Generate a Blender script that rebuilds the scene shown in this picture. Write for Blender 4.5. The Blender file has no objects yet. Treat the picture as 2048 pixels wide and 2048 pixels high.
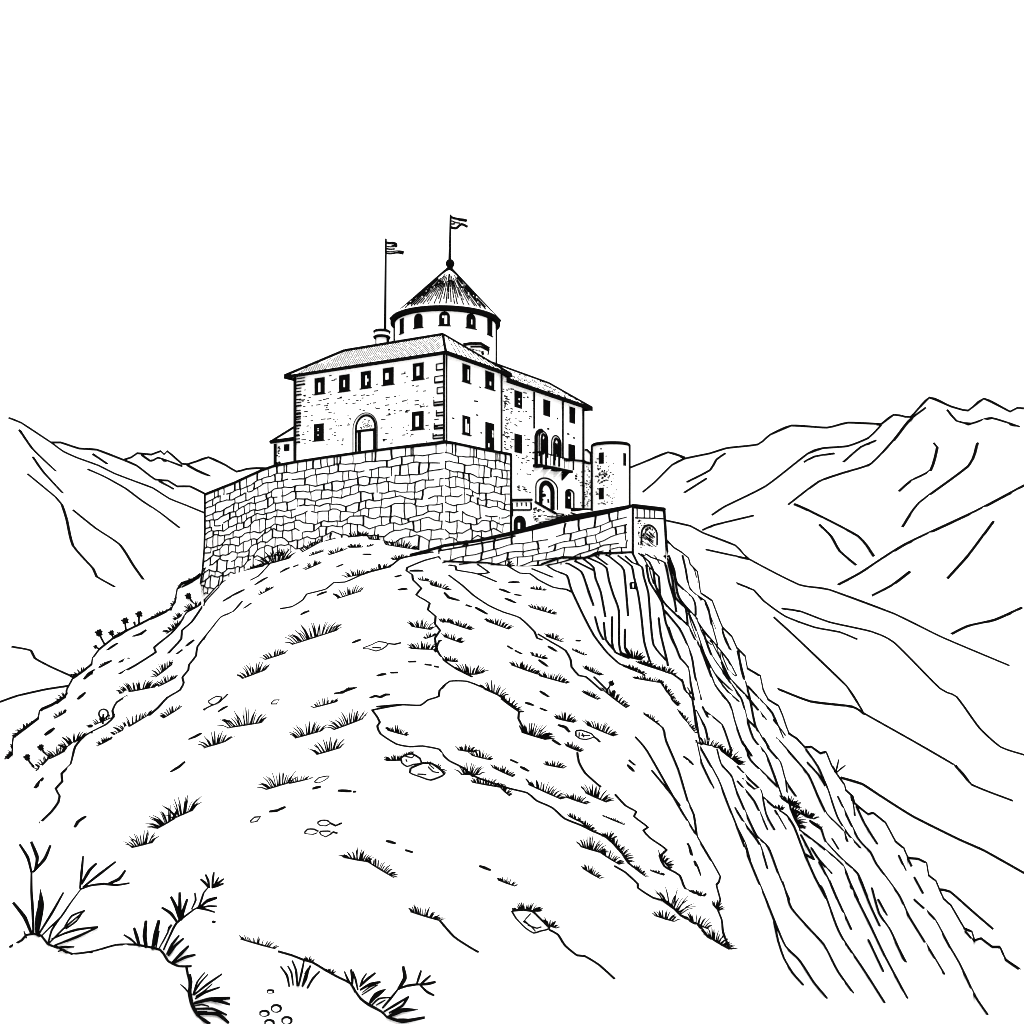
import bpy, math, random
from mathutils import Vector as V
random.seed(7)
SC = bpy.context.scene
COL = SC.collection
# ------------------------------------------------------------------ camera model
# The camera stands at the origin, looks along +Y and is level.  A sight line (x, y)
# is given in the units of a 2048 wide view; HR is the eye-level row, F the focal length.
F, HR, CX = 1830.0, 1145.0, 1024.0
def P(x, y, d): return V(((x-CX)/F*d, d, (HR-y)/F*d))
def proj(p): return CX+p.x/p.y*F, HR-p.z/p.y*F
S5 = 500/1932
ZT = {'1':(550,400,S5),'2':(850,650,S5),'3':(380,800,S5),'4':(0,1100,S5),'b1':(0,1560,S5),'b2':(460,1560,S5),
      'b3':(400,1160,S5),'b4':(800,1080,S5),'b5':(900,1400,600/1932),'c1':(1100,1000,400/1932),'c2':(1250,1300,S5),
      'c3':(1548,1500,500/1763),'r4':(1240,780,808/1932),'l5':(0,800,450/1932),'n':(0,0,1.0)}
def zp(z, x, y):
    a, b, s = ZT[z]; return (a+x*s, b+y*s)
def path(z, txt): return [zp(z, *map(float, t.split(','))) for t in txt.split()]
def spline(pts, step=8.0):
    """smooth polyline through pts, resampled"""
    if len(pts) < 2: return list(pts)
    out = []
    n = len(pts)
    for i in range(n-1):
        p0 = pts[max(i-1,0)]; p1 = pts[i]; p2 = pts[i+1]; p3 = pts[min(i+2,n-1)]
        L = math.hypot(p2[0]-p1[0], p2[1]-p1[1])
        k = max(1, min(24, int(L/step)))
        for j in range(k):
            t = j/k; t2 = t*t; t3 = t2*t
            out.append(tuple(0.5*(2*p1[c]+(p2[c]-p0[c])*t+(2*p0[c]-5*p1[c]+4*p2[c]-p3[c])*t2+(3*p1[c]-p0[c]-3*p2[c]+p3[c])*t3)*0.55
                             + 0.45*(p1[c]+(p2[c]-p1[c])*t) for c in (0,1)))
    out.append(pts[-1])
    return out
def interp(tab, x):
    if x <= tab[0][0]: return tab[0][1]
    for (a, b), (c, d) in zip(tab, tab[1:]):
        if x <= c: return b if c == a else b+(d-b)*(x-a)/(c-a)
    return tab[-1][1]
# ------------------------------------------------------------------ materials
def mat(name, c, var, rough, scale):
    m = bpy.data.materials.new(name); m.use_nodes = True
    nt = m.node_tree; b = nt.nodes['Principled BSDF']
    b.inputs['Roughness'].default_value = rough
    b.inputs['Specular IOR Level'].default_value = 0.0
    tc = nt.nodes.new('ShaderNodeTexCoord'); nz = nt.nodes.new('ShaderNodeTexNoise'); rp = nt.nodes.new('ShaderNodeValToRGB')
    nz.inputs['Scale'].default_value = scale; nz.inputs['Detail'].default_value = 5
    rp.color_ramp.elements[0].color = (c-var, c-var, c-var, 1); rp.color_ramp.elements[1].color = (c+var, c+var, c+var, 1)
    nt.links.new(tc.outputs['Object'], nz.inputs['Vector']); nt.links.new(nz.outputs['Fac'], rp.inputs['Fac'])
    nt.links.new(rp.outputs['Color'], b.inputs['Base Color'])
    return m
M_LIME = mat('white_limewash', 0.84, 0.03, 1.0, 1.5)
M_STONE = mat('white_stone', 0.84, 0.03, 1.0, 0.8)
M_EARTH = mat('white_chalk_ground', 0.84, 0.03, 1.0, 0.15)
M_FAR = mat('pale_far_slope', 0.84, 0.02, 1.0, 0.01)
M_TILE = mat('white_roof_tile', 0.84, 0.03, 1.0, 2.0)
M_CLOTH = mat('white_cloth', 0.84, 0.02, 1.0, 4.0)
M_INK = mat('black_ink', 0.002, 0.0015, 1.0, 8.0)
# ------------------------------------------------------------------ mesh builder (slot 0 = pale surface, slot 1 = black)
BOLD = 1.24
class MB:
    def __init__(s): s.v = []; s.f = []; s.m = []; s.sm = []
    def add(s, vs, fs, m=0, smooth=False):
        o = len(s.v); s.v += [V(p) for p in vs]
        for f in fs: s.f.append([i+o for i in f]); s.m.append(m); s.sm.append(smooth)
    def tube(s, pts, rad, m=1, n=5, cap=True):
        pts = [V(p) for p in pts]
        q = [pts[0]]
        rr = [rad[0]] if isinstance(rad, (list, tuple)) else None
        for i in range(1, len(pts)):
            if (pts[i]-q[-1]).length > 1e-5:
                q.append(pts[i])
                if rr is not None: rr.append(rad[i])
        if len(q) < 2: return
        if rr is None: rr = [rad]*len(q)
        if m == 1: rr = [r*BOLD for r in rr]
        vs = []; fs = []
        up = None
        for i, p in enumerate(q):
            t = (q[min(i+1,len(q)-1)]-q[max(i-1,0)])
            if t.length < 1e-9: t = V((0,0,1))
            t.normalize()
            if up is None:
                up = V((0,0,1)) if abs(t.z) < .9 else V((0,1,0))
            a = up-t*up.dot(t)
            if a.length < 1e-6: a = t.orthogonal()
            a.normalize(); b = t.cross(a); up = a
            for k in range(n):
                w = 2*math.pi*k/n
                vs.append(p+(a*math.cos(w)+b*math.sin(w))*rr[i])
        for i in range(len(q)-1):
            for k in range(n):
                k2 = (k+1) % n
                fs.append([i*n+k, i*n+k2, (i+1)*n+k2, (i+1)*n+k])
        if cap:
            fs.append(list(range(n-1,-1,-1))); fs.append([(len(q)-1)*n+k for k in range(n)])
        s.add(vs, fs, m, True)
    def prism(s, outline, off, m=0):
        """outline: list of 3-D points (a flat ring); off: extrusion vector"""
        n = len(outline); off = V(off)
        vs = [V(p) for p in outline]+[V(p)+off for p in outline]
        fs = [list(range(n)), list(range(2*n-1, n-1, -1))]
        fs += [[i, i+n, (i+1) % n+n, (i+1) % n] for i in range(n)]
        s.add(vs, fs, m)
    def box(s, c, ax, ay, az, m=0):
        c, ax, ay, az = V(c), V(ax), V(ay), V(az)
        s.prism([c-ax-ay-az, c+ax-ay-az, c+ax+ay-az, c-ax+ay-az], az*2, m)
    def ball(s, c, r, m=1, nu=10, nv=7, sq=(1,1,1)):
        vs = [V(c)+V((0,0,r*sq[2]))]
        for i in range(1, nv):
            a = math.pi*i/nv
            for k in range(nu):
                b = 2*math.pi*k/nu
                vs.append(V(c)+V((r*sq[0]*math.sin(a)*math.cos(b), r*sq[1]*math.sin(a)*math.sin(b), r*sq[2]*math.cos(a))))
        vs.append(V(c)-V((0,0,r*sq[2])))
        fs = [[0, 1+k, 1+(k+1) % nu] for k in range(nu)]
        for i in range(nv-2):
            for k in range(nu):
                fs.append([1+i*nu+k, 1+(i+1)*nu+k, 1+(i+1)*nu+(k+1) % nu, 1+i*nu+(k+1) % nu])
        L = len(vs)-1
        fs += [[L, 1+(nv-2)*nu+(k+1) % nu, 1+(nv-2)*nu+k] for k in range(nu)]
        s.add(vs, fs, m, True)
    def build(s, name, m0, parent=None, at=None):
        me = bpy.data.meshes.new(name)
        base = V((0,0,0))
        if parent is not None: base = V(parent['_b'])
        elif at is not None: base = V(at)
        me.from_pydata([v-base for v in s.v], [], s.f)
        me.materials.append(m0); me.materials.append(M_INK)
        me.polygons.foreach_set('material_index', s.m)
        me.polygons.foreach_set('use_smooth', s.sm)
        me.update()
        o = bpy.data.objects.new(name, me); COL.objects.link(o)
        if parent is not None:
            o.parent = parent
            o['_b'] = tuple(base)
        else:
            o.location = base; o['_b'] = tuple(base)
        return o
def tag(o, label, cat, group=None, kind=None):
    o['label'] = label
    if cat: o['category'] = cat
    if group: o['group'] = group
    if kind: o['kind'] = kind
    return o
def thing(name, base, label, cat, group=None):
    o = bpy.data.objects.new(name, None); COL.objects.link(o)
    o.location = V(base); o['_b'] = tuple(V(base)); o.empty_display_size = .5
    return tag(o, label, cat, group)
LIFT = 1-0.0006
def ink(mb, pts2d, fn, w=4.0, step=8.0, taper=False, smooth=True, lift=LIFT):
    """a raised black line lying on the surface that fn maps sight lines to"""
    q = spline(pts2d, step) if smooth else pts2d
    pts = [fn(x, y)*lift for x, y in q]
    n = len(pts)
    rad = [w/2*p.y/F*((0.45+0.55*math.sin(math.pi*(.15+.7*i/max(1,n-1)))) if taper else 1) for i, p in enumerate(pts)]
    mb.tube(pts, rad)
# ------------------------------------------------------------------ upright walls given by their plan
class Wall:
    def __init__(s, pts): s.p = [V((a, b)) for a, b in pts]
    def d(s, x):
        k = (x-CX)/F; best = None; ext = None
        for a, b in zip(s.p, s.p[1:]):
            # a.x+t(b.x-a.x) = k (a.y+t(b.y-a.y))
            den = (b.x-a.x)-k*(b.y-a.y)
            if abs(den) < 1e-9: continue
            t = (k*a.y-a.x)/den
            y = a.y+t*(b.y-a.y)
            if -1e-6 <= t <= 1+1e-6:
                if best is None or y < best: best = y
            else:
                e = max(-t, t-1)*(b-a).length
                if ext is None or e < ext[0]: ext = (e, y)
        return best if best is not None else ext[1]
    def hit(s, x, y): return P(x, y, s.d(x))
    def normal(s, x):
        a = P(x-2, 0, s.d(x-2)); b = P(x+2, 0, s.d(x+2))
        n = V((b.y-a.y, -(b.x-a.x), 0)); n.normalize()
        return n if n.y < 0 or (n.y == 0) else -n
def ring(n, cx, cy, r, a0=0, a1=2*math.pi):
    return [(cx+r*math.cos(a0+(a1-a0)*i/n), cy+r*math.sin(a0+(a1-a0)*i/n)) for i in range(n+1)]
def extrude_plan(mb, plan, z0, z1, m=0, cap=True, closed=True):
    n = len(plan)
    zf = z1 if isinstance(z1, list) else [z1]*n
    vs = [V((x, y, z0)) for x, y in plan]+[V((x, y, z)) for (x, y), z in zip(plan, zf)]
    fs = [[i, (i+1) % n, (i+1) % n+n, i+n] for i in range(n if closed else n-1)]
    if cap: fs += [list(range(n, 2*n)), list(range(n-1, -1, -1))]
    mb.add(vs, fs, m)
def opening(wall, x0, x1, y0, y1, parent, name='window', arch=False, pane=(), proud=.07, label=None, sill=True, panes=True):
    """a dark framed opening set in the wall; pane: pale slits (fractions x0,x1,y0,y1)"""
    xm = (x0+x1)/2; dm = wall.d(xm); n = wall.normal(xm)
    A = wall.hit(x0, HR); B = wall.hit(x1, HR)
    zt = (HR-y0)/F*dm; zb = (HR-y1)/F*dm
    def pt(u, w): return V((A.x+(B.x-A.x)*u, A.y+(B.y-A.y)*u, zb+(zt-zb)*w))
    wd = (B-A).length; ht = zt-zb
    mb = MB()
    if arch:
        k = min(.5*wd/ht, .5); out = [pt(0,0), pt(1,0)]
        out += [pt(.5+.5*math.cos(math.pi*i/10), 1-k+k*math.sin(math.pi*i/10)) for i in range(11)]
    else:
        out = [pt(0,0), pt(1,0), pt(1,1), pt(0,1)]
    mb.prism([p-n*.2 for p in out], n*(.2+proud), 1)
    if sill: mb.prism([pt(-.1,-.01)-n*.1, pt(1.1,-.01)-n*.1, pt(1.1,.05)-n*.1, pt(-.1,.05)-n*.1], n*(.1+proud+.08), 1)
    o = mb.build(name, M_LIME, parent)
    for u0, u1, w0, w1 in pane:
        pb = MB()
        pb.prism([pt(u0,1-w1)+n*(proud-.03), pt(u1,1-w1)+n*(proud-.03), pt(u1,1-w0)+n*(proud-.03), pt(u0,1-w0)+n*(proud-.03)], n*.045, 0)
        pb.build('pane', M_LIME, o)
    if label: o['label'] = label
    return o
def courses(mb, plan, ztop, hs, w=2.2, lmin=1.3, lmax=2.6, skip=.06, seed=1, flare=None):
    """raised mortar lines: wavy bed joints and staggered upright joints"""
    rnd = random.Random(seed)
    acc = [0]
    for a, b in zip(plan, plan[1:]): acc.append(acc[-1]+math.hypot(b[0]-a[0], b[1]-a[1]))
    tx = list(zip(acc, [p[0] for p in plan])); ty = list(zip(acc, [p[1] for p in plan])); tz = list(zip(acc, ztop))
    L = acc[-1]
    ph = [[rnd.uniform(0, 6.28) for _ in range(3)] for _ in hs]
    amp = .09 if w < 3 else .05
    def z(k, s):
        a = 0 if k == 0 else amp*(.75+.16*k)
        return interp(tz, s)-hs[k]+a*(math.sin(s*.55+ph[k][0])+.8*math.sin(s*1.3+ph[k][1])+.5*math.sin(s*2.9+ph[k][2]))
    def pt(s, zz):
        p = V((interp(tx, s), interp(ty, s), zz))
        if flare: p += flare(s/L, interp(tz, s), zz)
        return p*LIFT
    for k in range(1, len(hs)):
        s = 0; seg = []
        while s <= L+.01:
            p = pt(min(s, L), z(k, min(s, L))); seg.append(p); s += .7
            if rnd.random() < skip*.35:
                if len(seg) > 1: mb.tube(seg, [w*rnd.uniform(.46,.6)*q.y/F for q in seg])
                seg = []
        if len(seg) > 1: mb.tube(seg, [w*rnd.uniform(.42,.55)*q.y/F for q in seg])
    for k in range(len(hs)-1):
        s = rnd.uniform(.3, lmax)
        while s < L-.2:
            if rnd.random() > skip:
                t = rnd.uniform(-.14, .14)
                a = pt(s, z(k, s)); c = pt(min(L, max(0, s+t)), z(k+1, s+t)); b = (a+c)/2+V((rnd.uniform(-.06,.06), 0, 0))
                wd = w*(rnd.choice((.45,.5,.6,.9)))
                mb.tube([a, b, c], [wd*q.y/F for q in (a, b, c)])
            s += rnd.uniform(lmin, lmax)
# ------------------------------------------------------------------ the hill
KX, KY = (888-CX)/F*90, 90.0                      # near corner of the main building
AL = V((-.8534, .5212)); AR = V((.5212, .8534))   # directions of its two visible fronts
def PL(u, v): return (KX+AL.x*u+AR.x*v, KY+AL.y*u+AR.y*v)
BAST_PX = [(410,989,112),(440,977,109.8),(468,966,107.5),(498,952,105.2),(525,940,103),(548,932,101.4),(592,924,98.5),(650,915,95.2),(714,906,92),(790,896,88.8),(840,890.5,87),(872,887,86),(889,884,85.3),(906,886,86.4),(972,900,91.5),(1022,909,95.1)]
BAST = Wall([(P(x,0,d).x, d) for x, y, d in BAST_PX])
RAMP_PX = [(885,1102,78),(1000,1075,78.6),(1140,1044,79.3),(1266,1012,80),(1328,1019,85)]
RAMP = Wall([(P(x,0,d).x, d) for x, y, d in RAMP_PX])
SIL_L = [(-400,1800),(-150,1660),(0,1527),(14,1517),(26,1504),(27,1480),(29,1472),(56,1452),(78,1435),(81,1421),(84,1418),(103,1410),(132,1392),(136,1376),(147,1356),(170,1340),(185,1327),(187,1315),(199,1299),(233,1272),(272,1253),(303,1237),(344,1217),(352,1200),(356,1178),(363,1167),(385,1160),(400,1149)]
FOOT = [(408,1192),(430,1176),(445,1162),(465,1148),(525,1131),(561,1110),(600,1098),(639,1085),(672,1076),(724,1069),(768,1082),(830,1098),(884,1108),(885.5,1131),(960,1129),(1045,1132),(1120,1130),(1190,1113),(1255,1106),(1266,1106),(1332,1112)]
SIL_R = path('c1','1130,395 1190,460 1270,510 1330,560 1347,620 1415,690 1437,820 1452,900 1560,975 1600,1080 1660,1230 1750,1320 1800,1430 1880,1510')[0:] + path('c2','940,140 1040,200 1060,300 1100,380 1180,430 1210,500 1260,640 1320,680 1390,755 1440,750 1510,800 1550,790 1590,890 1640,970 1690,1040 1700,1080 1755,1130') + path('c3','563,372 665,455 700,445 780,510 850,640 910,690 940,760 1020,770 1070,795 1085,880 1135,920 1160,980 1190,1045 1240,1090 1340,1260 1390,1280 1410,1345 1460,1330 1540,1390 1590,1390 1630,1475 1730,1545') + [(2300,2090),(2700,2290)]
TT = SIL_L+FOOT+SIL_R
DT = [(-400,17),(-150,23),(0,30),(79,40),(147,52),(199,62),(272,76),(347,96),(400,118)]
DT += [(408,112.6)]+[(x, d+.5) for x, y, d in BAST_PX[1:12]]+[(884,86)]+[(885.5,78.4),(1000,79),(1140,79.7),(1266,80.4),(1332,86),(1334,88),(1400,81),(1460,70),(1520,59),(1600,47),(1660,40),(1750,33),(1850,27),(2040,18.5),(2300,13),(2700,9.5)]
MID = [(250,1325,53),(300,1290,64),(345,1252,79),(385,1222,92),(407.5,1200,104.3)]
MIDR = [(1333,1112,85.5),(1346,1130,77),(1365,1150,69)]
def col(x):
    """the fall line of the hill seen along column x: nodes (row, 1/depth)"""
    t = interp(TT, x); d = interp(DT, x)
    B = 2300.0 if x < 2000 else max(2300.0, t+150)
    nodes = [(t, 1/d)]
    if 250 < x < 407.5:
        nodes.append((interp([(a,b) for a,b,c in MID], x), 1/interp([(a,c) for a,b,c in MID], x)))
    if 1332.5 < x < 1365:
        nodes.append((interp([(a,b) for a,b,c in MIDR], x), 1/interp([(a,c) for a,b,c in MIDR], x)))
    nodes.append((B, max(1/11.45, 1/d+.012)))
    return nodes
def hill_d(x, y):
    nd = col(x)
    if y <= nd[0][0]: return 1/nd[0][1]
    for (a, b), (c, e) in zip(nd, nd[1:]):
        if y <= c: return 1/(b+(e-b)*(y-a)/(c-a))
    (a, b), (c, e) = nd[-2:]
    return 1/(b+(e-b)*(y-a)/(c-a))
def hill(x, y): return P(x, max(y, interp(TT, x)), hill_d(x, max(y, interp(TT, x))))
BX = [(1095,1215),(1115,1175),(1127,1125),(1150,1133),(1184,1144),(1272,1188),(1328,1240),(1345,1290),(1390,1330),(1420,1360),(1480,1392),(1530,1402),(1600,1440),(1680,1475),(1800,1545),(1900,1580),(2048,1640),(2400,1800),(9000,2600)]
xs = sorted(set([x for x, y in TT]+[x*6.0 for x in range(-60, 440)]+[407.6,884.6,885.4,1333.9]))
xs = [x for i, x in enumerate(xs) if i == 0 or x-xs[i-1] > .3]
NR = 64
HILL, CLIFF = MB(), MB()
grid = []
for x in xs:
    nd = col(x); t0 = nd[0][0]; B = nd[-1][0]
    rows = [t0+(B-t0)*(j/NR)**1.25 for j in range(NR+1)]
    c = [P(x, r, hill_d(x, r)) for r in rows]
    for inv in (.13, .22, .45):                                    # on under the camera
        (a, b), (cc, e) = nd[-2:]
        r = a+(inv-b)*(cc-a)/(e-b); c.append(P(x, r, 1/inv))
    # the far side of the crest: flat under the castle, steep flanks elsewhere
    p = c[0]; out = V((p.x, p.y, 0)).normalized()
    side = -1 if x < 404 else (1 if x > 1333 else 0)
    back = []
    if side:
        o = (out*.75+V((side*.8, 0, 0))).normalized()
        for s, z in ((1.0,1.7),(3,6.5),(8,17),(25,48),(60,105)): back.append(p+o*s-V((0,0,z)))
    else:
        for s, z in ((12,0),(30,-1),(48,2),(70,40),(110,110)): back.append(V((p.x*(1+s/p.y), p.y+s, p.z-z)))
    grid.append(back[::-1]+c)
nb = 5; n = len(grid[0])
for mbx, sel in ((HILL, 0), (CLIFF, 1)):
    idx = {}; vs = []; fs = []
    def vid(i, j):
        if (i, j) not in idx: idx[(i, j)] = len(vs); vs.append(grid[i][j])
        return idx[(i, j)]
    for i in range(len(xs)-1):
        for j in range(n-1):
            xc = (xs[i]+xs[i+1])/2
            pc = (grid[i][j]+grid[i+1][j+1])/2
            row = HR-pc.z/pc.y*F if j >= nb else 1130
            cl = (xc > interp(BX, row)) if j >= nb else xc > 1333
            if int(cl) == sel: fs.append([vid(i,j), vid(i,j+1), vid(i+1,j+1), vid(i+1,j)])
    mbx.add(vs, fs, 0, True)
def hs(z, txt, w=4.4, mb=None, taper=False): ink(mb or HILL, path(z, txt), hill, w, taper=taper, lift=.9972 if mb else .9986)
# crest lines
ink(HILL, [(x, y) for x, y in SIL_L if 10 < x], hill, 5.5)
ink(CLIFF, SIL_R[:-2], hill, 5.5)
for z, t in [
 ('4','1700,285 1600,390 1480,560 1405,625 1400,690 1300,800'),
 ('4','1690,270 1540,430 1440,490 1390,570 1320,650 1190,755 1205,790 1050,890 920,960'),
 ('4','1870,400 1800,480 1710,520 1620,630 1525,750 1515,820 1460,890 1455,930 1410,985 1420,1025 1390,1085 1290,1145 1220,1220 1150,1280'),
 ('4','980,1130 900,1180 870,1240 880,1290 820,1350 650,1440 580,1520 565,1580 545,1660 475,1730 480,1790 430,1845 460,1900 450,1950 400,2020 305,2112'),
 ('3','700,1615 790,1600 870,1550 900,1505 1050,1465 1110,1415 1200,1410 1360,1340 1540,1290 1620,1230 1750,1200 1860,1180'),
 ('b4','330,125 190,160 55,215 50,240 95,270 100,310 165,375 125,425 230,490 215,540 275,590 270,650 310,700 270,760 290,860 340,930 440,1000 560,1060'),
 ('b4','-180,1290 0,1275 155,1280 210,1240 300,1210 305,1165 380,1095 520,1095 660,1150 760,1200 870,1280 920,1330 915,1380 950,1450 960,1490'),
 ('b3','1330,1005 1370,1060 1390,1100 1370,1130 1395,1190 1520,1270 1620,1290 1720,1285 1850,1310 1880,1355 1930,1400 2040,1455 2110,1520'),
 ('b3','1340,1005 1470,980 1560,967'),
 ('b5','110,470 200,510 380,570 500,600 560,650 660,695 740,765 850,810 930,850 1000,880 1090,960 1150,1050 1230,1110'),
 ('b4','380,275 480,350 570,430 690,510 800,560 930,605 1040,710 1060,760 1100,775'),
 ('b4','1070,730 1170,790 1280,855 1320,930 1325,980 1385,1050 1440,1060 1560,1165'),
 ('b4','1500,1060 1600,1160'),
 ('b4','330,170 360,195 430,205 435,235 600,265 745,325'),('b4','570,170 690,255 600,265'),
 ('b4','830,200 930,260 1010,265 1070,310 1190,370 1290,385 1330,405'),
 ('b4','1145,205 1200,240 1290,275 1310,340 1330,400 1420,590 1500,740 1600,870 1700,960 1780,990 1850,1010 1890,1050'),
 ('b4','570,168 640,176 720,178 840,202'),('b4','1020,225 1180,290'),
 ('b5','1065,610 1130,680 1200,720 1185,750 1275,820 1245,840 1290,890 1395,965 1350,1005 1380,1070 1430,1100 1480,1130 1515,1215 1600,1250'),
 ('b5','820,340 830,400 870,470 970,560'),
 ('b5','1060,1070 1130,1110 1210,1185 1210,1210 1310,1275 1400,1300 1490,1390 1620,1470 1660,1525 1800,1605'),
 ('b5','1250,90 1370,180 1390,260 1470,450 1530,650 1570,740 1590,880'),
 ('b5','1195,240 1270,330 1470,680 1590,880 1740,1140 1715,1190 1740,1290 1720,1340 1750,1420 1760,1500 1800,1600'),
 ('b5','1300,455 1420,600 1480,680'),
 ('b5','640,1480 695,1510 740,1580 820,1645 870,1650 960,1705 1060,1795'),
 ('b2','1620,1085 1730,1210 1850,1290 1920,1330'),
 ('b2','375,1325 480,1355 570,1390 640,1410 740,1470 830,1520 930,1570 970,1640'),
 ('b1','420,1280 480,1310 560,1345 720,1325 900,1275 1060,1275 1240,1315 1300,1400 1380,1440 1480,1440'),
 ('b1','1440,1445 1450,1500 1465,1560 1465,1650 1485,1740 1530,1820 1620,1880'),
 ('b1','75,1290 165,1240 200,1200 250,1190 320,1205 370,1270 450,1300'),
 ('b3','1455,494 1500,500 1550,488'),('b3','25,1005 100,968 160,940 215,885'),('b3','1010,1880 1050,1900 1095,1880'),('b2','780,415 800,402 828,412'),('b4','1500,1522 1525,1540 1545,1562'),
 ('3','1932,1150 1860,1180'),('3','470,1395 520,1370 590,1300 620,1265'),
]: hs(z, t, 4.4)
ink(HILL, FOOT[:12], hill, 4)
# short marks on the ground
for z, t in [
 ('3','505,1430 600,1375'),('3','260,1555 420,1470'),('3','420,1610 470,1575'),('3','700,1335 770,1300'),('3','800,1293 840,1278'),('3','1135,1293 1180,1275'),
 ('3','1340,1197 1395,1197'),('3','980,1515 1060,1485'),('3','855,1663 925,1632'),('3','1585,1370 1628,1358'),('3','1610,1470 1675,1463'),('3','1700,1325 1800,1325'),('3','1255,1880 1320,1855'),
 ('4','830,775 905,725'),('4','920,870 995,840'),('4','600,1155 655,1105'),('4','345,1430 415,1380'),('4','270,1840 330,1765'),('4','1440,745 1495,700'),('4','1365,805 1405,775'),
 ('4','1460,1465 1500,1450 1555,1420'),('4','1320,1715 1380,1680 1425,1640'),('4','1690,1250 1760,1210'),('4','650,1000 690,955 730,930'),('4','770,910 815,880 860,860'),('4','1030,670 1080,655 1125,622'),
 ('b1','578,365 605,320 660,285'),('b3','1040,880 1100,875 1150,845 1200,838'),('b3','1315,912 1350,900 1390,910 1430,890 1467,888'),('b3','870,1615 935,1600'),('b3','1068,1630 1170,1635'),('b3','1185,1638 1205,1638'),
 ('b3','540,1790 600,1785 660,1755'),('b3','1610,635 1668,633'),('b3','1735,655 1790,662'),('b3','1810,670 1845,677'),('b3','1370,742 1435,728'),('b3','1472,720 1528,718'),
 ('b4','345,410 380,450 455,470'),('b4','512,505 553,520'),('b4','585,525 675,575'),('b4','770,383 850,412'),('b4','885,425 935,433'),('b4','815,455 893,488'),('b4','838,332 922,330'),
 ('b4','833,822 870,845'),('b4','892,858 940,882'),('b4','1148,825 1210,862'),('b4','1362,780 1395,782'),('b4','1085,1172 1148,1212'),('b4','970,1260 1032,1280'),('b4','1085,1303 1133,1322'),
 ('b4','1225,1432 1280,1450 1310,1485'),('b4','1180,1548 1240,1585'),('b4','855,1700 910,1725'),('b4','932,1755 995,1787'),('b4','1890,1345 1930,1375'),('b4','1075,930 1140,978'),
 ('b5','190,1070 262,1097'),('b5','1155,390 1190,420'),('b5','1145,420 1183,460'),('b5','1505,365 1565,418'),('b5','1530,925 1557,1000'),('b5','1575,1040 1612,1130'),('b2','1207,472 1280,492'),('b2','1355,543 1412,560'),
 ('b1','1645,1095 1662,1100'),
]: hs(z, t, 7.0, taper=True)
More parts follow.
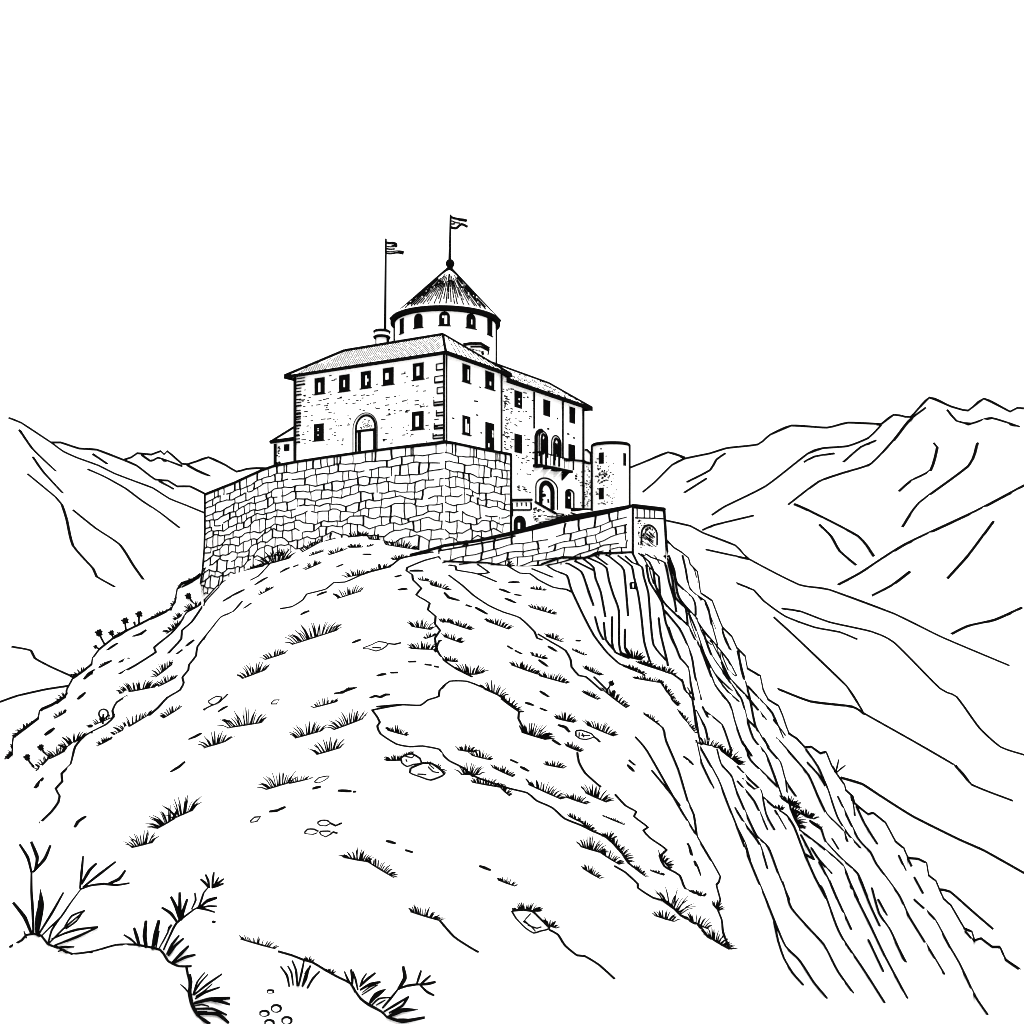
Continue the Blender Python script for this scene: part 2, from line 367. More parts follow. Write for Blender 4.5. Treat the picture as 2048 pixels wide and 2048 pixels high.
# rock cliff: cracks and ledges
for z, t in [
 ('c1','150,600 300,690 345,800 420,1020'),('c1','345,800 375,900 405,980'),('c1','330,575 420,650 440,760 490,890 535,1130'),('c1','370,560 480,610 545,655 570,780 610,910 665,1070 668,1400 690,1490'),
 ('c1','240,590 420,680'),('c1','445,545 555,625'),('c1','540,520 690,640 715,680 735,880 755,1120'),('c1','660,540 790,640 810,740 850,900 880,1100 910,1370 965,1560'),
 ('c1','730,545 800,610 890,650 905,740 950,900 970,1150 1000,1400 1120,1550'),('c1','435,1130 470,1260 515,1350'),('c1','520,1185 540,1350 620,1450'),('c1','600,1130 600,1380 630,1470 760,1530'),
 ('c1','725,1250 725,1430 770,1520'),('c1','1050,1140 1070,1300 1130,1550 1140,1600'),('c1','800,520 850,620 890,650'),('c1','1185,1680 1280,1750 1300,1830 1380,1930'),
 ('c1','830,500 960,600 1000,690 1050,740 1065,920 1110,1000 1230,1120 1330,1210 1400,1350 1490,1500 1590,1790 1700,1930'),
 ('c1','930,630 960,790 1080,990 1120,1190 1220,1430 1260,1530 1330,1610 1360,1780 1390,1930'),('c1','1000,690 1020,830 1080,960'),
 ('c1','1110,1070 1250,1240 1300,1340 1370,1520 1400,1700 1460,1930'),('c1','1130,1210 1170,1330 1225,1440'),
 ('c1','870,480 980,560 1110,610 1150,790 1200,960 1220,1080'),('c1','1050,500 1150,590 1200,730 1240,930 1330,1050 1420,1150'),
 ('c1','1150,540 1200,680 1225,800 1380,950 1405,1030 1410,1150 1480,1260 1590,1390 1720,1550 1800,1700'),('c1','1140,600 1180,760 1210,940 1310,1050 1330,1200'),
 ('c1','1280,540 1310,670 1340,840 1400,910 1500,980 1530,1050 1560,1200 1615,1400'),('c1','1320,1050 1400,1230 1490,1490 1590,1680 1760,1850'),('c1','1480,1280 1560,1500 1690,1690 1830,1900'),
 ('c1','1550,1360 1660,1570 1740,1730 1900,1900'),('c1','1660,1250 1700,1370 1745,1450'),('c1','1820,1470 1850,1650 1910,1850'),('c1','1240,1120 1330,1215'),('c1','1690,1330 1735,1440'),
 ('c2','440,230 470,320 520,380 550,600 570,690'),('c2','480,290 510,340'),('c2','530,430 560,600 575,700'),('c2','600,440 640,520'),('c2','550,470 620,600 640,690'),('c2','630,480 750,580 790,680 820,770'),
 ('c2','590,0 690,260 810,420 850,560 900,700 970,850 1080,960 1180,1060'),('c2','640,100 720,230 800,330 880,400'),('c2','760,180 900,380 940,530 990,680 1090,810 1150,960 1210,1130'),
 ('c2','740,100 800,210 960,380 1090,540'),('c2','870,10 910,180 960,350 1010,590 1110,760 1200,870 1240,1010 1320,1130'),('c2','950,280 1060,400 1140,490 1220,680'),('c2','1150,540 1235,660'),
 ('c2','1070,680 1110,750'),('c2','910,710 980,820'),('c2','940,530 1010,600'),('c2','1170,680 1270,790 1420,970 1500,1150 1560,1270 1680,1390 1720,1480'),('c2','1400,770 1490,900 1560,1060 1640,1290 1720,1420 1820,1530'),
 ('c2','1410,870 1500,970 1560,1070'),('c2','1750,1130 1775,1280'),('c2','1790,1210 1850,1340 1950,1500'),('c2','550,700 590,870 685,1070'),
 ('c2','580,750 720,1000 790,1180 870,1380 970,1640 1090,1930 1170,2130 1240,2290 1350,2400 1460,2570 1560,2690'),
 ('c2','710,770 740,880 820,970 860,1090 960,1320 1020,1440 1110,1530 1190,1740 1270,1930'),('c2','870,900 960,1000 1050,1090 1090,1270 1155,1390'),('c2','870,1015 1000,1170 1100,1390'),('c2','910,995 1000,1075 1050,1090'),
 ('c2','1070,1140 1160,1220 1250,1280 1310,1370 1390,1580 1470,1760 1560,1930'),('c2','1160,1240 1245,1390'),('c2','850,1220 930,1350 1040,1500 1100,1690'),('c2','870,1380 930,1500 965,1620'),
 ('c2','1350,1390 1520,1520 1680,1660 1740,1800 1800,1930'),('c2','1360,1430 1460,1620'),('c2','1400,1580 1460,1620'),('c2','1440,1530 1500,1620 1600,1730'),('c2','1500,1640 1570,1770 1640,1930'),
 ('c2','1430,1320 1510,1370 1550,1480 1680,1620 1800,1730 1870,1900'),('c2','1600,1460 1650,1540'),('c2','1240,1010 1250,1100'),
 ('c3','60,930 120,1110 240,1250 350,1370 450,1560 560,1715'),('c3','0,1210 30,1350 70,1470 130,1570 205,1655'),('c3','330,960 360,1020 440,1240 490,1340 620,1530 780,1780'),
 ('c3','390,920 450,1060 545,1265'),('c3','540,960 670,1220 780,1450 940,1750'),('c3','600,900 680,1100 745,1240'),('c3','690,975 740,1150 820,1270 880,1400 930,1495'),('c3','860,1360 920,1490'),
 ('c3','735,1055 795,1165'),('c3','665,1340 770,1560'),('c3','450,330 590,620 680,720 720,800 880,1020 950,1170 1080,1380 1200,1580'),('c3','990,1055 1130,1190 1240,1390 1310,1510 1420,1740 1505,1865'),
 ('c3','880,745 928,850'),('c3','990,900 1050,1010'),('c3','945,770 970,820'),('c3','1350,1280 1410,1350'),
]: hs(z, t, 4.3, CLIFF)
for t in ('1010,760 1040,900 1070,960','905,560 950,640 1000,690','1230,880 1260,960 1300,1020','1330,1090 1380,1240 1440,1400','1420,1170 1500,1340 1560,1400','1640,1440 1720,1640 1790,1700','1150,1230 1200,1380 1230,1440','1340,560 1400,690 1425,800','1500,1000 1560,1150 1600,1250','885,430 1000,520 1060,620','900,540 960,600 985,650','960,400 1090,520 1150,545','1000,420 1130,530','840,420 870,500 920,540','960,660 980,740 1000,810','1220,890 1250,950 1330,1060','1310,1040 1370,1160','1600,1400 1640,1520 1680,1640','1640,1470 1660,1600'):
    hs('c1', t, 2.6, CLIFF)
sq = MB(); hs('c1', '780,805 825,805 825,860 785,860 780,805', 5, CLIFF)
HILLO = HILL.build('hill', M_EARTH); tag(HILLO, 'rounded grassy castle hill with winding trodden paths', 'hill', kind='structure')
CLIFFO = CLIFF.build('rock_cliff', M_EARTH); tag(CLIFFO, 'steep cracked rock face falling away below the ramp wall', 'cliff', kind='structure')
# ------------------------------------------------------------------ far mountains and the valley
LAYERS = []
def layer(name, ridge, D, Db, label, bottom=1900):
    LAYERS.append(dict(r=sorted(ridge), D=D, Db=Db, B=bottom, mb=MB(), name=name, label=label))
def l_d(L, x, y):
    t = interp(L['r'], x); k = (y-t)/(L['B']-t)
    return 1/(1/L['D']+(1/L['Db']-1/L['D'])*max(0, k))
def far(x, y):
    best = None
    for L in LAYERS:
        if y >= interp(L['r'], x)-3 and L['r'][0][0] <= x <= L['r'][-1][0]:
            d = l_d(L, x, y)
            if best is None or d < best[0]: best = (d, L)
    if best is None: best = (LAYERS[0]['D'], LAYERS[0])
    return best
r = path('l5','1060,518 1130,495 1180,460 1300,472 1380,442 1410,470 1435,442 1560,550 1610,555 1690,530 1790,495 1932,560 2030,618 2120,595 2210,588 2310,590')
layer('mountain', [(-900,900),(100,925)]+r+[(600,940),(700,960),(900,1000)], 1500, 700, 'low distant crest behind the bastion wall')
r = path('l5','440,368 520,368 680,420 830,430 1060,518 1170,565 1330,685 1440,695 1520,745 1630,745 1760,810')
layer('mountain', [(-900,860),(60,880)]+r+[(520,1030),(700,1080)], 1000, 450, 'middle mountain ridge sloping down to the bastion')
r = path('l5','75,158 180,200 430,365 540,445 660,500 840,565 980,635 1150,700 1310,760 1450,850 1600,910 1755,975')
layer('mountain', [(-900,500),(-200,745)]+r+[(520,1075),(700,1125)], 600, 170, 'steep near mountain slope opposite the grassy flank')
r = path('r4','45,375 120,345 230,300 310,325')
layer('mountain', [(900,1000),(1200,960)]+r+[(1420,935),(1600,960),(2600,1000)], 1900, 800, 'small far hump beside the round turret')
r = path('r4','170,440 250,360 310,330 430,305 510,280 660,262 720,215 820,172 990,182 1090,158 1250,165')
layer('mountain', [(1000,1060),(1250,1010)]+r+[(1850,870),(2600,900)], 1400, 600, 'long level mountain crest behind the tall peak')
r = path('r4','440,600 500,560 700,460 900,305 970,280 1090,270 1190,230 1250,165 1310,120 1390,130 1480,38 1580,80 1665,100 1740,43 1865,105 1900,87 1932,90')
layer('mountain', [(1100,1110),(1330,1060)]+r+[(2300,840),(2800,820)], 1000, 450, 'tall twin peaked mountain beyond the valley')
r = path('r4','215,625 335,652 395,685 550,745 615,810 855,933 1000,957 1310,1072 1540,1185 1860,1320')
layer('mountain', [(1100,1010),(1250,1028)]+r+[(2300,1440),(2800,1600)], 500, 190, 'long spur descending from the ramp wall corner', 2100)
r = path('r4','733,1087 830,1175 1080,1415 1160,1540')+path('r4','1590,1790 1680,1890')+path('c3','1390,245 1680,360')
layer('mountain', [(1400,1150),(1500,1200)]+r+[(2300,1700),(2800,1900)], 300, 150, 'folded lower slope beneath the long spur', 2300)
r = path('c3','470,195 620,240 750,325 980,470 1300,630 1480,710 1763,870')
layer('mountain', [(1560,1480),(1640,1530)]+r+[(2400,1920),(2900,2150)], 200, 120, 'lowest valley slope just past the cliff edge', 2600)
def far_line(z, t, w=5.2):
    q = spline(path(z, t), 10)
    run = []; cur = None
    for x, y in q:
        d, L = far(x, y)
        if cur is not None and L is not cur:
            if len(run) > 1: cur['mb'].tube(run, [w/2*p.y/F for p in run])
            run = [P(*proj(run[-1]), d)*LIFT] if run else []
        cur = L; run.append(P(x, y, d)*LIFT)
    if cur is not None and len(run) > 1: cur['mb'].tube(run, [w/2*p.y/F for p in run])
for L in LAYERS:
    a, b = L['r'][0][0], L['r'][-1][0]
    xx = sorted(set([x for x, y in L['r']]+[a+(b-a)*i/120 for i in range(121)]))
    g = []
    for x in xx:
        t = interp(L['r'], x); c = []
        p = P(x, t, L['D']); o = V((p.x, p.y, 0)).normalized()
        for s, z in ((.9,.75),(.35,.22),(.12,.06)): c.append(p+o*(L['D']*s)-V((0,0,L['D']*z)))
        for j in range(11):
            y = t+(L['B']-t)*j/10; c.append(P(x, y, l_d(L, x, y)))
        c.append(V((c[-1].x, c[-1].y, -160)))
        g.append(c)
    n = len(g[0]); vs = [p for c in g for p in c]
    fs = [[i*n+j, i*n+j+1, (i+1)*n+j+1, (i+1)*n+j] for i in range(len(g)-1) for j in range(n-1)]
    L['mb'].add(vs, fs, 0, True)
for z, t in [
 ('r4','45,375 120,345 230,300 310,325'),('r4','110,490 170,440 250,360 310,330 430,305 510,280 660,262 720,215 820,172 990,182 1090,158 1250,165'),
 ('r4','1250,165 1310,120 1390,130 1480,38 1580,80 1665,100 1740,43 1865,105 1900,87 1932,90'),('r4','440,600 500,560 700,460 900,305 970,280 1090,270 1190,230 1250,170'),
 ('r4','805,550 950,440 1060,400 1200,355 1310,240 1380,150 1465,85'),('r4','1565,97 1610,150 1680,162 1775,135 1910,178'),('r4','320,442 430,385 460,335 503,305'),('r4','308,492 413,425'),
 ('r4','880,347 930,320 1025,305'),('r4','1068,345 1150,275 1225,243'),('r4','1500,255 1517,275 1485,385 1390,435 1333,485'),('r4','1710,255 1670,360 1430,540 1350,655'),
 ('r4','1932,457 1700,580 1360,740 1150,875 1043,932'),('r4','835,547 900,575 1140,700 1215,795'),('r4','955,645 1010,700 1050,770 1130,838'),('r4','395,672 450,648 640,602'),
 ('r4','215,625 335,652 395,685 550,745 615,810 855,933 1000,957 1310,1072 1540,1185 1860,1320'),('r4','410,765 615,810'),('r4','1205,985 1300,935 1385,870'),('r4','1565,902 1670,785 1785,630'),
 ('r4','1585,1167 1660,1130 1790,1100 1920,1042'),('r4','557,925 640,960 685,1010 790,1085 930,1137 1050,1160 1135,1195'),
 ('r4','773,1047 860,1060 1000,1112 1200,1157 1310,1210 1530,1430 1610,1470 1720,1620 1820,1710 1932,1747'),('r4','733,1087 830,1175 1080,1415 1160,1540'),
 ('r4','753,1430 910,1490 1110,1515 1170,1550 1590,1790 1680,1890'),('c3','1280,110 1390,245 1680,360'),('c3','470,195 620,240 750,325 980,470 1300,630 1480,710 1770,873'),('c3','1170,985 1240,1000 1400,1140 1545,1265'),
 ('l5','75,158 180,200 430,365 540,445 660,500 840,565 980,635 1150,700 1310,760 1450,850 1600,910 1765,978'),
 ('l5','440,368 520,368 680,420 830,430 1060,518 1170,565 1330,685 1440,695 1520,745 1630,745 1765,812'),
 ('l5','1060,518 1130,495 1180,460 1300,472 1380,442 1410,470 1435,442 1560,550 1610,555 1690,530 1790,495 1932,560 2030,618 2120,595 2210,588 2340,592'),
 ('l5','1220,475 1290,525 1320,520 1360,497 1440,525 1560,570'),('l5','1610,560 1690,605 1800,655'),('l5','1370,700 1490,768'),('l5','168,262 280,425 475,612'),('l5','283,495 370,620 535,800'),
 ('l5','238,640 480,840 530,900 570,1020 625,1250 800,1450 830,1520 985,1608'),('l5','630,950 830,1110 1030,1245 1150,1430 1230,1542'),('l5','755,600 900,665 1080,765 1220,870 1370,970 1540,1100'),('l5','800,468 920,550'),
 ('4','90,750 240,780 270,840 400,910 570,985'),('4','-10,1180 130,1130 350,1080 545,1050'),
]: far_line(z, t)
for L in LAYERS:
    o = L['mb'].build(L['name'], M_FAR); tag(o, L['label'], 'mountain', kind='structure')
g = MB(); g.add([V((-6000,-3000,-150)), V((6000,-3000,-150)), V((6000,7000,-150)), V((-6000,7000,-150))], [[0,1,2,3]])
tag(g.build('ground', M_FAR), 'pale valley floor far below the castle hill', 'valley floor', kind='structure')
# ------------------------------------------------------------------ castle
def edge(mb, a, b, w=5.0):
    a, b = V(a)*.9987, V(b)*.9987
    mb.tube([a, b], [w/2*a.y/F, w/2*b.y/F])
def v3(p, z): return V((p[0], p[1], z))
rnd = random.Random(11)
# --- main building: 20.1 m x 10.65 m, two tall storeys, hipped roof
ZE, ZR = 21.5, 25.1
LU, LV = 20.1, 10.65
FL = Wall([PL(LU,0), PL(0,0)]); FR = Wall([PL(0,0), PL(0,LV)])
main = thing('main_building', v3(PL(8,5), 12), 'tall two storey castle block with hipped roof behind the bastion', 'castle building')
w = MB()
extrude_plan(w, [PL(0,0), PL(LU,0), PL(LU,LV), PL(0,LV)], 1, ZE-.05)
edge(w, v3(PL(0,0),3), v3(PL(0,0),ZE), 4); edge(w, v3(PL(0,.45),3), v3(PL(0,.45),ZE), 3.0)
edge(w, v3(PL(LU,0),3), v3(PL(LU,0),ZE), 6); edge(w, v3(PL(0,LV),3), v3(PL(0,LV),ZE), 4)
avoid = [(300,395,1360,1520),(490,585,1335,1500),(655,750,1310,1475),(825,925,1280,1450),(1055,1155,1245,1410),(295,385,1715,1880),(1050,1155,1620,1795),(600,805,1635,1960)]
for i in range(330):
    x = rnd.uniform(185, 1240) if rnd.random() < .85 else rnd.uniform(1000, 1240); y = rnd.uniform(1330, 1905)
    if y < 1500 and rnd.random() < .55: continue
    if x > 900 and rnd.random() < .45: continue
    ln = rnd.choice((6, 10, 14, 18, 24, 34))
    sl = (HR-(400+y*S5))*.00040
    if any(a-4-ln < x < b+4 and c-6 < y < d+6 for a, b, c, d in avoid): continue
    a = zp('1', x, y); b = (a[0]+ln*S5, a[1]-ln*S5*sl)
    if a[1] > interp([(p[0], p[1]) for p in BAST_PX], a[0])-2: continue
    if a[1] < 755-(a[0]-590)*.168+6: continue
    w.tube([FL.hit(*a)*LIFT, FL.hit(*b)*LIFT], [.9*95/F, .9*95/F], 1, 4)
for x, y, l in [(1540,1553,28),(1580,1445,10),(1555,1660,14),(1370,1685,14),(1588,1797,12)]:
    a = zp('1', x, y); w.tube([FR.hit(*a)*LIFT, FR.hit(a[0]+l*S5, a[1]+1)*LIFT], 1.4*94/F, 1, 4)
w.build('wall', M_LIME, main)
# quoins: dressed corner blocks, long and short
nL = -AR; dL = AL
for i, y in enumerate((1285, 1380, 1468, 1557, 1640, 1738, 1815)):
    q = MB(); l = (.9, 1.1, .8, 1.2, .9, 1.15, 1.3)[i]
    z = (HR-(400+y*S5))/F*90
    a = PL(0,0); c = v3(a, z)+V((dL.x, dL.y, 0))*(l/2)
    q.box(c, V((dL.x,dL.y,0))*(l/2), V((nL.x,nL.y,0))*.05, V((0,0,.3)), 0)
    o = V((nL.x,nL.y,0))*.06
    for zz, ww in ((-.3, 4 if i % 2 else 3), (0 if i > 2 else .3, 3 if i > 2 else 2.2)): edge(q, c-V((dL.x,dL.y,0))*(l/2)+o+V((0,0,zz)), c+V((dL.x,dL.y,0))*(l/2)+o+V((0,0,zz)), ww)
    edge(q, c+V((dL.x,dL.y,0))*(l/2)+o-V((0,0,.3)), c+V((dL.x,dL.y,0))*(l/2)+o+V((0,0,.3)), 2.4)
    q.build('quoin', M_STONE, main)
for i, y in enumerate((1410, 1485, 1570, 1655, 1722, 1795, 1850)):
    q = MB(); l = (1.5, 1.0, 1.0, .9, .9, .7, .8)[i]
    z = (HR-(400+y*S5))/F*100.5
    a = PL(LU,0); c = v3(a, z)-V((dL.x, dL.y, 0))*(l/2)
    q.box(c, V((dL.x,dL.y,0))*(l/2), V((nL.x,nL.y,0))*.05, V((0,0,.36)), 0)
    o = V((nL.x,nL.y,0))*.06
    for zz, ww in ((-.36, 3.4), (.0, 4.5 if i in (3,4) else 2.2), (.34, 2.2)): edge(q, c-V((dL.x,dL.y,0))*(l/2)+o+V((0,0,zz)), c+V((dL.x,dL.y,0))*(l/2)+o+V((0,0,zz)), ww)
    q.build('quoin', M_STONE, main)
# roof
rf = MB()
ov = .75
E = [v3(PL(-ov,-ov), ZE), v3(PL(LU+ov,-ov), ZE), v3(PL(LU+ov,LV+ov), ZE), v3(PL(-ov,LV+ov), ZE)]
R0, R1 = v3(PL(3.93,5.3), ZR), v3(PL(17.6,5.3), ZR)
rf.add(E+[R0, R1], [[0,1,5,4],[1,2,5],[2,3,4,5],[3,0,4],[3,2,1,0]], 0)
def strip(mb, a, b, h=.36):
    """the thick dark eaves board"""
    a, b = V(a), V(b); t = (b-a).normalized(); nn = V((t.y, -t.x, 0)); mb.box((a+b)/2, (b-a)/2+t*.08, nn*.1, V((0,0,h/2)), 1)
strip(rf, E[0]-V((0,0,.1)), E[1]-V((0,0,.1)), .34); strip(rf, E[3]-V((0,0,.1)), E[0]-V((0,0,.1)), .40); strip(rf, E[1]-V((0,0,.1)), E[2]-V((0,0,.1))); strip(rf, E[2]-V((0,0,.1)), E[3]-V((0,0,.1)))
edge(rf, R0, R1, 7); edge(rf, R1, E[1], 7)
sag = [E[0].lerp(R0, t)-V((0,0,.35*math.sin(math.pi*t))) for t in (0,.2,.4,.6,.8,1)]
rf.tube([p*LIFT+V((0,-.05,.25*math.sin(math.pi*i/5))) for i, p in enumerate(sag)], 2.4*93/F)
edge(rf, R0, E[3], 6)
nn = (E[1]-E[0]).cross(R0-E[0]).normalized()
if nn.z < 0: nn = -nn
DU = V((AL.x, AL.y, 0)); UP = (R0-E[0])-DU*(R0-E[0]).dot(DU)      # tile lines, slightly raked and broken
uR0, uR1 = (R0-E[0]).dot(DU), (R1-E[0]).dot(DU); uE1 = (E[1]-E[0]).dot(DU)
for i in range(74):
    u0 = i*.37-1.0
    s = rnd.uniform(.03, .10)
    while s < .95:
        e = min(.97, s+rnd.uniform(.2, .55))
        q0, q1 = u0+1.0*s, u0+1.0*e
        def okk(u, k): return uR0*k+.15 < u < uE1+(uR1-uE1)*k-.15
        if okk(q0, s) and okk(q1, e): rf.tube([E[0]+DU*q0+UP*s+nn*.006, E[0]+DU*q1+UP*e+nn*.006], .84*95/F, 1, 4)
        s = e+rnd.uniform(.02, .07)
for i in range(13):
    t = (i+.6)/13
    top = R0.lerp(E[3], t*.9+.02); bot = E[0].lerp(E[3], min(1, t*.95+.12))
    nn = (E[3]-E[0]).cross(R0-E[0]).normalized()
    if nn.z < 0: nn = -nn
    s = .08
    while s < .9:
        e = min(.95, s+rnd.uniform(.15, .4)); rf.tube([top.lerp(bot, s)+nn*.02, top.lerp(bot, e)+nn*.02], .9*95/F, 1, 4); s = e+.08
roof = rf.build('roof', M_TILE, main)
# round chimney drum with a rolled cap
cd = 101.5
cp = P(*zp('1', 826, 1150), cd); ct = P(*zp('1', 826, 1040), cd); cr = 43*S5*cd/F
ch = MB(); extrude_plan(ch, ring(20, cp.x, cp.y, cr)[:-1], cp.z-2, ct.z)
extrude_plan(ch, ring(20, cp.x, cp.y, cr*1.3)[:-1], ct.z-.3, ct.z+.3)
for z, r in ((ct.z+.3, 1.32), (ct.z-.32, 1.32)): ch.tube([V((x, y, z)) for x, y in ring(24, cp.x, cp.y, cr*r)], .14)
for a, ww in ((math.pi*1.02, .10), (-.12, .17), (-.3, .1)): ch.tube([V((cp.x+cr*math.cos(a), cp.y+cr*math.sin(a), cp.z-1)), V((cp.x+cr*math.cos(a), cp.y+cr*math.sin(a), ct.z))], ww)
ch.build('chimney', M_STONE, roof)
# low dormer on the right-hand slope
dd = 100.5
do = MB()
a0, a1, a2, a3 = [P(*zp('1', x, y), dd) for x, y in ((1455,1120),(1510,1110),(1590,1110),(1655,1150))]
b3, b0 = P(*zp('1', 1645, 1200), dd), P(*zp('1', 1470, 1160), dd)
bk = V((-1.2, 3.0, 0))
do.prism([b0, b3-V((0,0,1.2)), a3, a2, a1, a0], bk, 0)
do.tube([a0, a1, a2, a3], .16); do.tube([a1-V((0,.05,.35)), a2-V((0,.05,.35)), a3-V((0,.05,.25))], .09); do.tube([a3, b3], .07); do.tube([P(*zp('1',1600,1170),dd-.1), P(*zp('1',1610,1195),dd-.1)], .12)
for i in range(5):
    x = 1500+i*24; do.tube([P(*zp('1', x, 1148+i*5), dd-.08), P(*zp('1', x+18, 1153+i*5), dd-.08)], .05)
do.build('dormer', M_TILE, roof)
for x0, x1, y0, y1, pn in [(308,385,1370,1508,[(.42,.6,.3,.85)]),(497,578,1347,1488,[(.46,.58,.32,.72)]),(665,742,1320,1463,[(.5,.62,.25,.8),(.62,.78,.45,.6)]),(835,918,1293,1437,[(.28,.55,.3,.66)]),(1067,1150,1256,1398,[(.38,.62,.22,.72)]),(302,378,1725,1868,[(.42,.5,.26,.32),(.42,.5,.36,.42),(.42,.5,.62,.68)]),(1060,1150,1630,1783,[(.35,.6,.25,.8)])]:
    A, B = zp('1', x0, y0), zp('1', x1, y1); opening(FL, A[0], B[0], A[1]+1, B[1]-1, main, pane=pn)
for x0, x1, y0, y1, pn in [(1447,1507,1268,1418,[(.62,.74,.25,.82)]),(1624,1692,1325,1470,[(.45,.6,.55,.75)]),(1447,1507,1665,1822,[(.35,.48,.18,.85),(.6,.75,.4,.85)]),(1624,1692,1718,1950,[(.75,.85,.25,.35),(.75,.85,.38,.48),(.3,.4,.72,.85)])]:
    A, B = zp('1', x0, y0), zp('1', x1, y1); opening(FR, A[0], B[0], A[1]+1, B[1]-1, main, pane=pn)
# arched portal
def arch_pts(wall, z, x0, x1, ytop, ybot, spring, off=0, n=12):
    """outline of an arched opening from foot to foot on the wall"""
    A = zp(z, x0, ybot); B = zp(z, x1, ybot); T = zp(z, (x0+x1)/2, ytop); S = zp(z, x0, spring)
    pts = [(A[0], A[1])]
    for i in range(n+1):
        a = math.pi*(1-i/n); cx = (A[0]+B[0])/2; rx = (B[0]-A[0])/2
        pts.append((cx+rx*math.cos(a), S[1]-(S[1]-T[1])*math.sin(a)))
    pts.append((B[0], B[1]))
    xm = (A[0]+B[0])/2; n3 = wall.normal(xm)
    d = wall.d(xm)
    out = []
    for x, y in pts:
        h = wall.hit(x, HR); out.append(V((h.x, h.y, (HR-y)/F*d))+n3*off)
    return out, n3
def arch_line(mb, wall, z, x0, x1, ytop, ybot, spring, w, off=.03):
    p, n3 = arch_pts(wall, z, x0, x1, ytop, ybot, spring, off); mb.tube(p, w/2*p[0].y/F)
d1 = MB()
o, n3 = arch_pts(FL, '1', 633, 780, 1668, 1945, 1755, -.1); d1.prism(o, n3*.16, 0)
for a in ((606,794,1646,1945,1760,1.7),(630,780,1666,1945,1760,4.2)): arch_line(d1, FL, '1', *a, off=.09)
door = d1.build('door', M_LIME, main); door['label'] = 'tall arched castle portal with stippled tympanum'
d2 = MB()
A, B = zp('1', 640, 1790), zp('1', 778, 1775)
d2.tube([FL.hit(*A)+n3*.1, FL.hit(*B)+n3*.1], 5*97/F/2)
o = [FL.hit(*zp('1', x, y))+n3*.07 for x, y in ((664,1797),(774,1783),(774,1935),(664,1940))]
d2.prism(o, n3*.06, 0); d2.tube([o[0]+n3*.06, o[3]+n3*.06], 5*97/F/2); d2.tube([FL.hit(*zp('1',648,1800))+n3*.1, FL.hit(*zp('1',648,1940))+n3*.1], 2*97/F/2); d2.tube([o[1]+n3*.06, o[2]+n3*.06], 5*97/F/2)
for i in range(34):
    a = rnd.uniform(0, math.pi); r = rnd.random()**.5; x, y = 705+52*r*math.cos(a), 1768-80*r*math.sin(a)
    p = FL.hit(*zp('1', x, y))+n3*.1; d2.tube([p, p+V((.14,0,.02))], .045, 1, 4)
d2.build('door_leaf', M_LIME, door)
# --- round tower with conical roof
TCX, TCY, TR = -0.075*107+.62, 107.0, 5.86
TCX = (891-CX)/F*107
TW = Wall(ring(96, TCX, TCY, TR)); TAX = (899-CX)/F*107
tower = thing('round_tower', (TCX, TCY, 12), 'round tower with conical ribbed roof rising behind the main block', 'tower')
w = MB(); extrude_plan(w, ring(64, TCX, TCY, TR)[:-1], 1, 29.9)
def tangent(cx, cy, r):
    D = math.hypot(cx, cy); b = math.atan2(cy, cx); g = math.acos(r/D)
    return [(cx-r*math.cos(b+s*g), cy-r*math.sin(b+s*g)) for s in (-1, 1)]
for (x, y), ww in zip(tangent(TCX, TCY, TR), (6, 6)): edge(w, (x, y, 5), (x, y, 29.8), ww)
w.build('wall', M_LIME, tower)
rf = MB()
ER, EZ, AZ = 6.35, 29.3, 35.55
n = 64
vs = [V((TCX+ER*math.cos(2*math.pi*i/n), TCY+ER*math.sin(2*math.pi*i/n), EZ)) for i in range(n)]+[V((TAX, TCY, AZ)), V((TCX, TCY, EZ-.1))]
rf.add(vs, [[i, (i+1) % n, n] for i in range(n)]+[[(i+1) % n, i, n+1] for i in range(n)], 0)
extrude_plan(rf, ring(64, TCX, TCY, ER+.05)[:-1], EZ-.42, EZ+.12, 1)
apex = V((TAX, TCY, AZ))
for x, y in tangent(TCX, TCY, ER): edge(rf, (x, y, EZ), apex, 8)
b0 = math.atan2(-TCY, -TCX)
for i in range(31):
    a = b0+math.asin(-.80+1.60*i/30)+rnd.uniform(-.01, .01)
    e = V((TCX+ER*math.cos(a), TCY+ER*math.sin(a), EZ+.1)); nn = V((math.cos(a), math.sin(a), .9))*.03
    s = .12+.2*rnd.random() if i % 2 else .3+.2*rnd.random()
    end = .95 if i % 2 else rnd.uniform(.75, .95)
    while s < end:
        t = min(end, s+rnd.uniform(.12, .5)); rf.tube([apex.lerp(e, s)+nn, apex.lerp(e, t)+nn], [.9*103/F, 1.15*103/F], 1, 4); s = t+.03
tr = rf.build('roof', M_TILE, tower)
fb = MB(); bc = P(*zp('1', 1353, 492), 107); fb.ball(bc, 35*S5*107/F, 1, 14, 10); fb.tube([bc-V((0,0,1.0)), bc+V((0,0,.3))], .28)
fin = fb.build('finial', M_STONE, tower)
for x0, x1, y0, y1, ar, pn in [(967,996,915,1035,0,[]),(1076,1142,877,992,1,[]),(1268,1353,860,975,1,[(.3,.42,.3,.45),(.5,.72,.3,.85)]),(1478,1550,877,996,1,[(.5,.6,.4,.7)]),(1640,1677,918,1050,0,[])]:
    A, B = zp('1', x0, y0), zp('1', x1, y1); opening(TW, A[0], B[0], A[1], B[1], tower, arch=bool(ar), pane=pn)
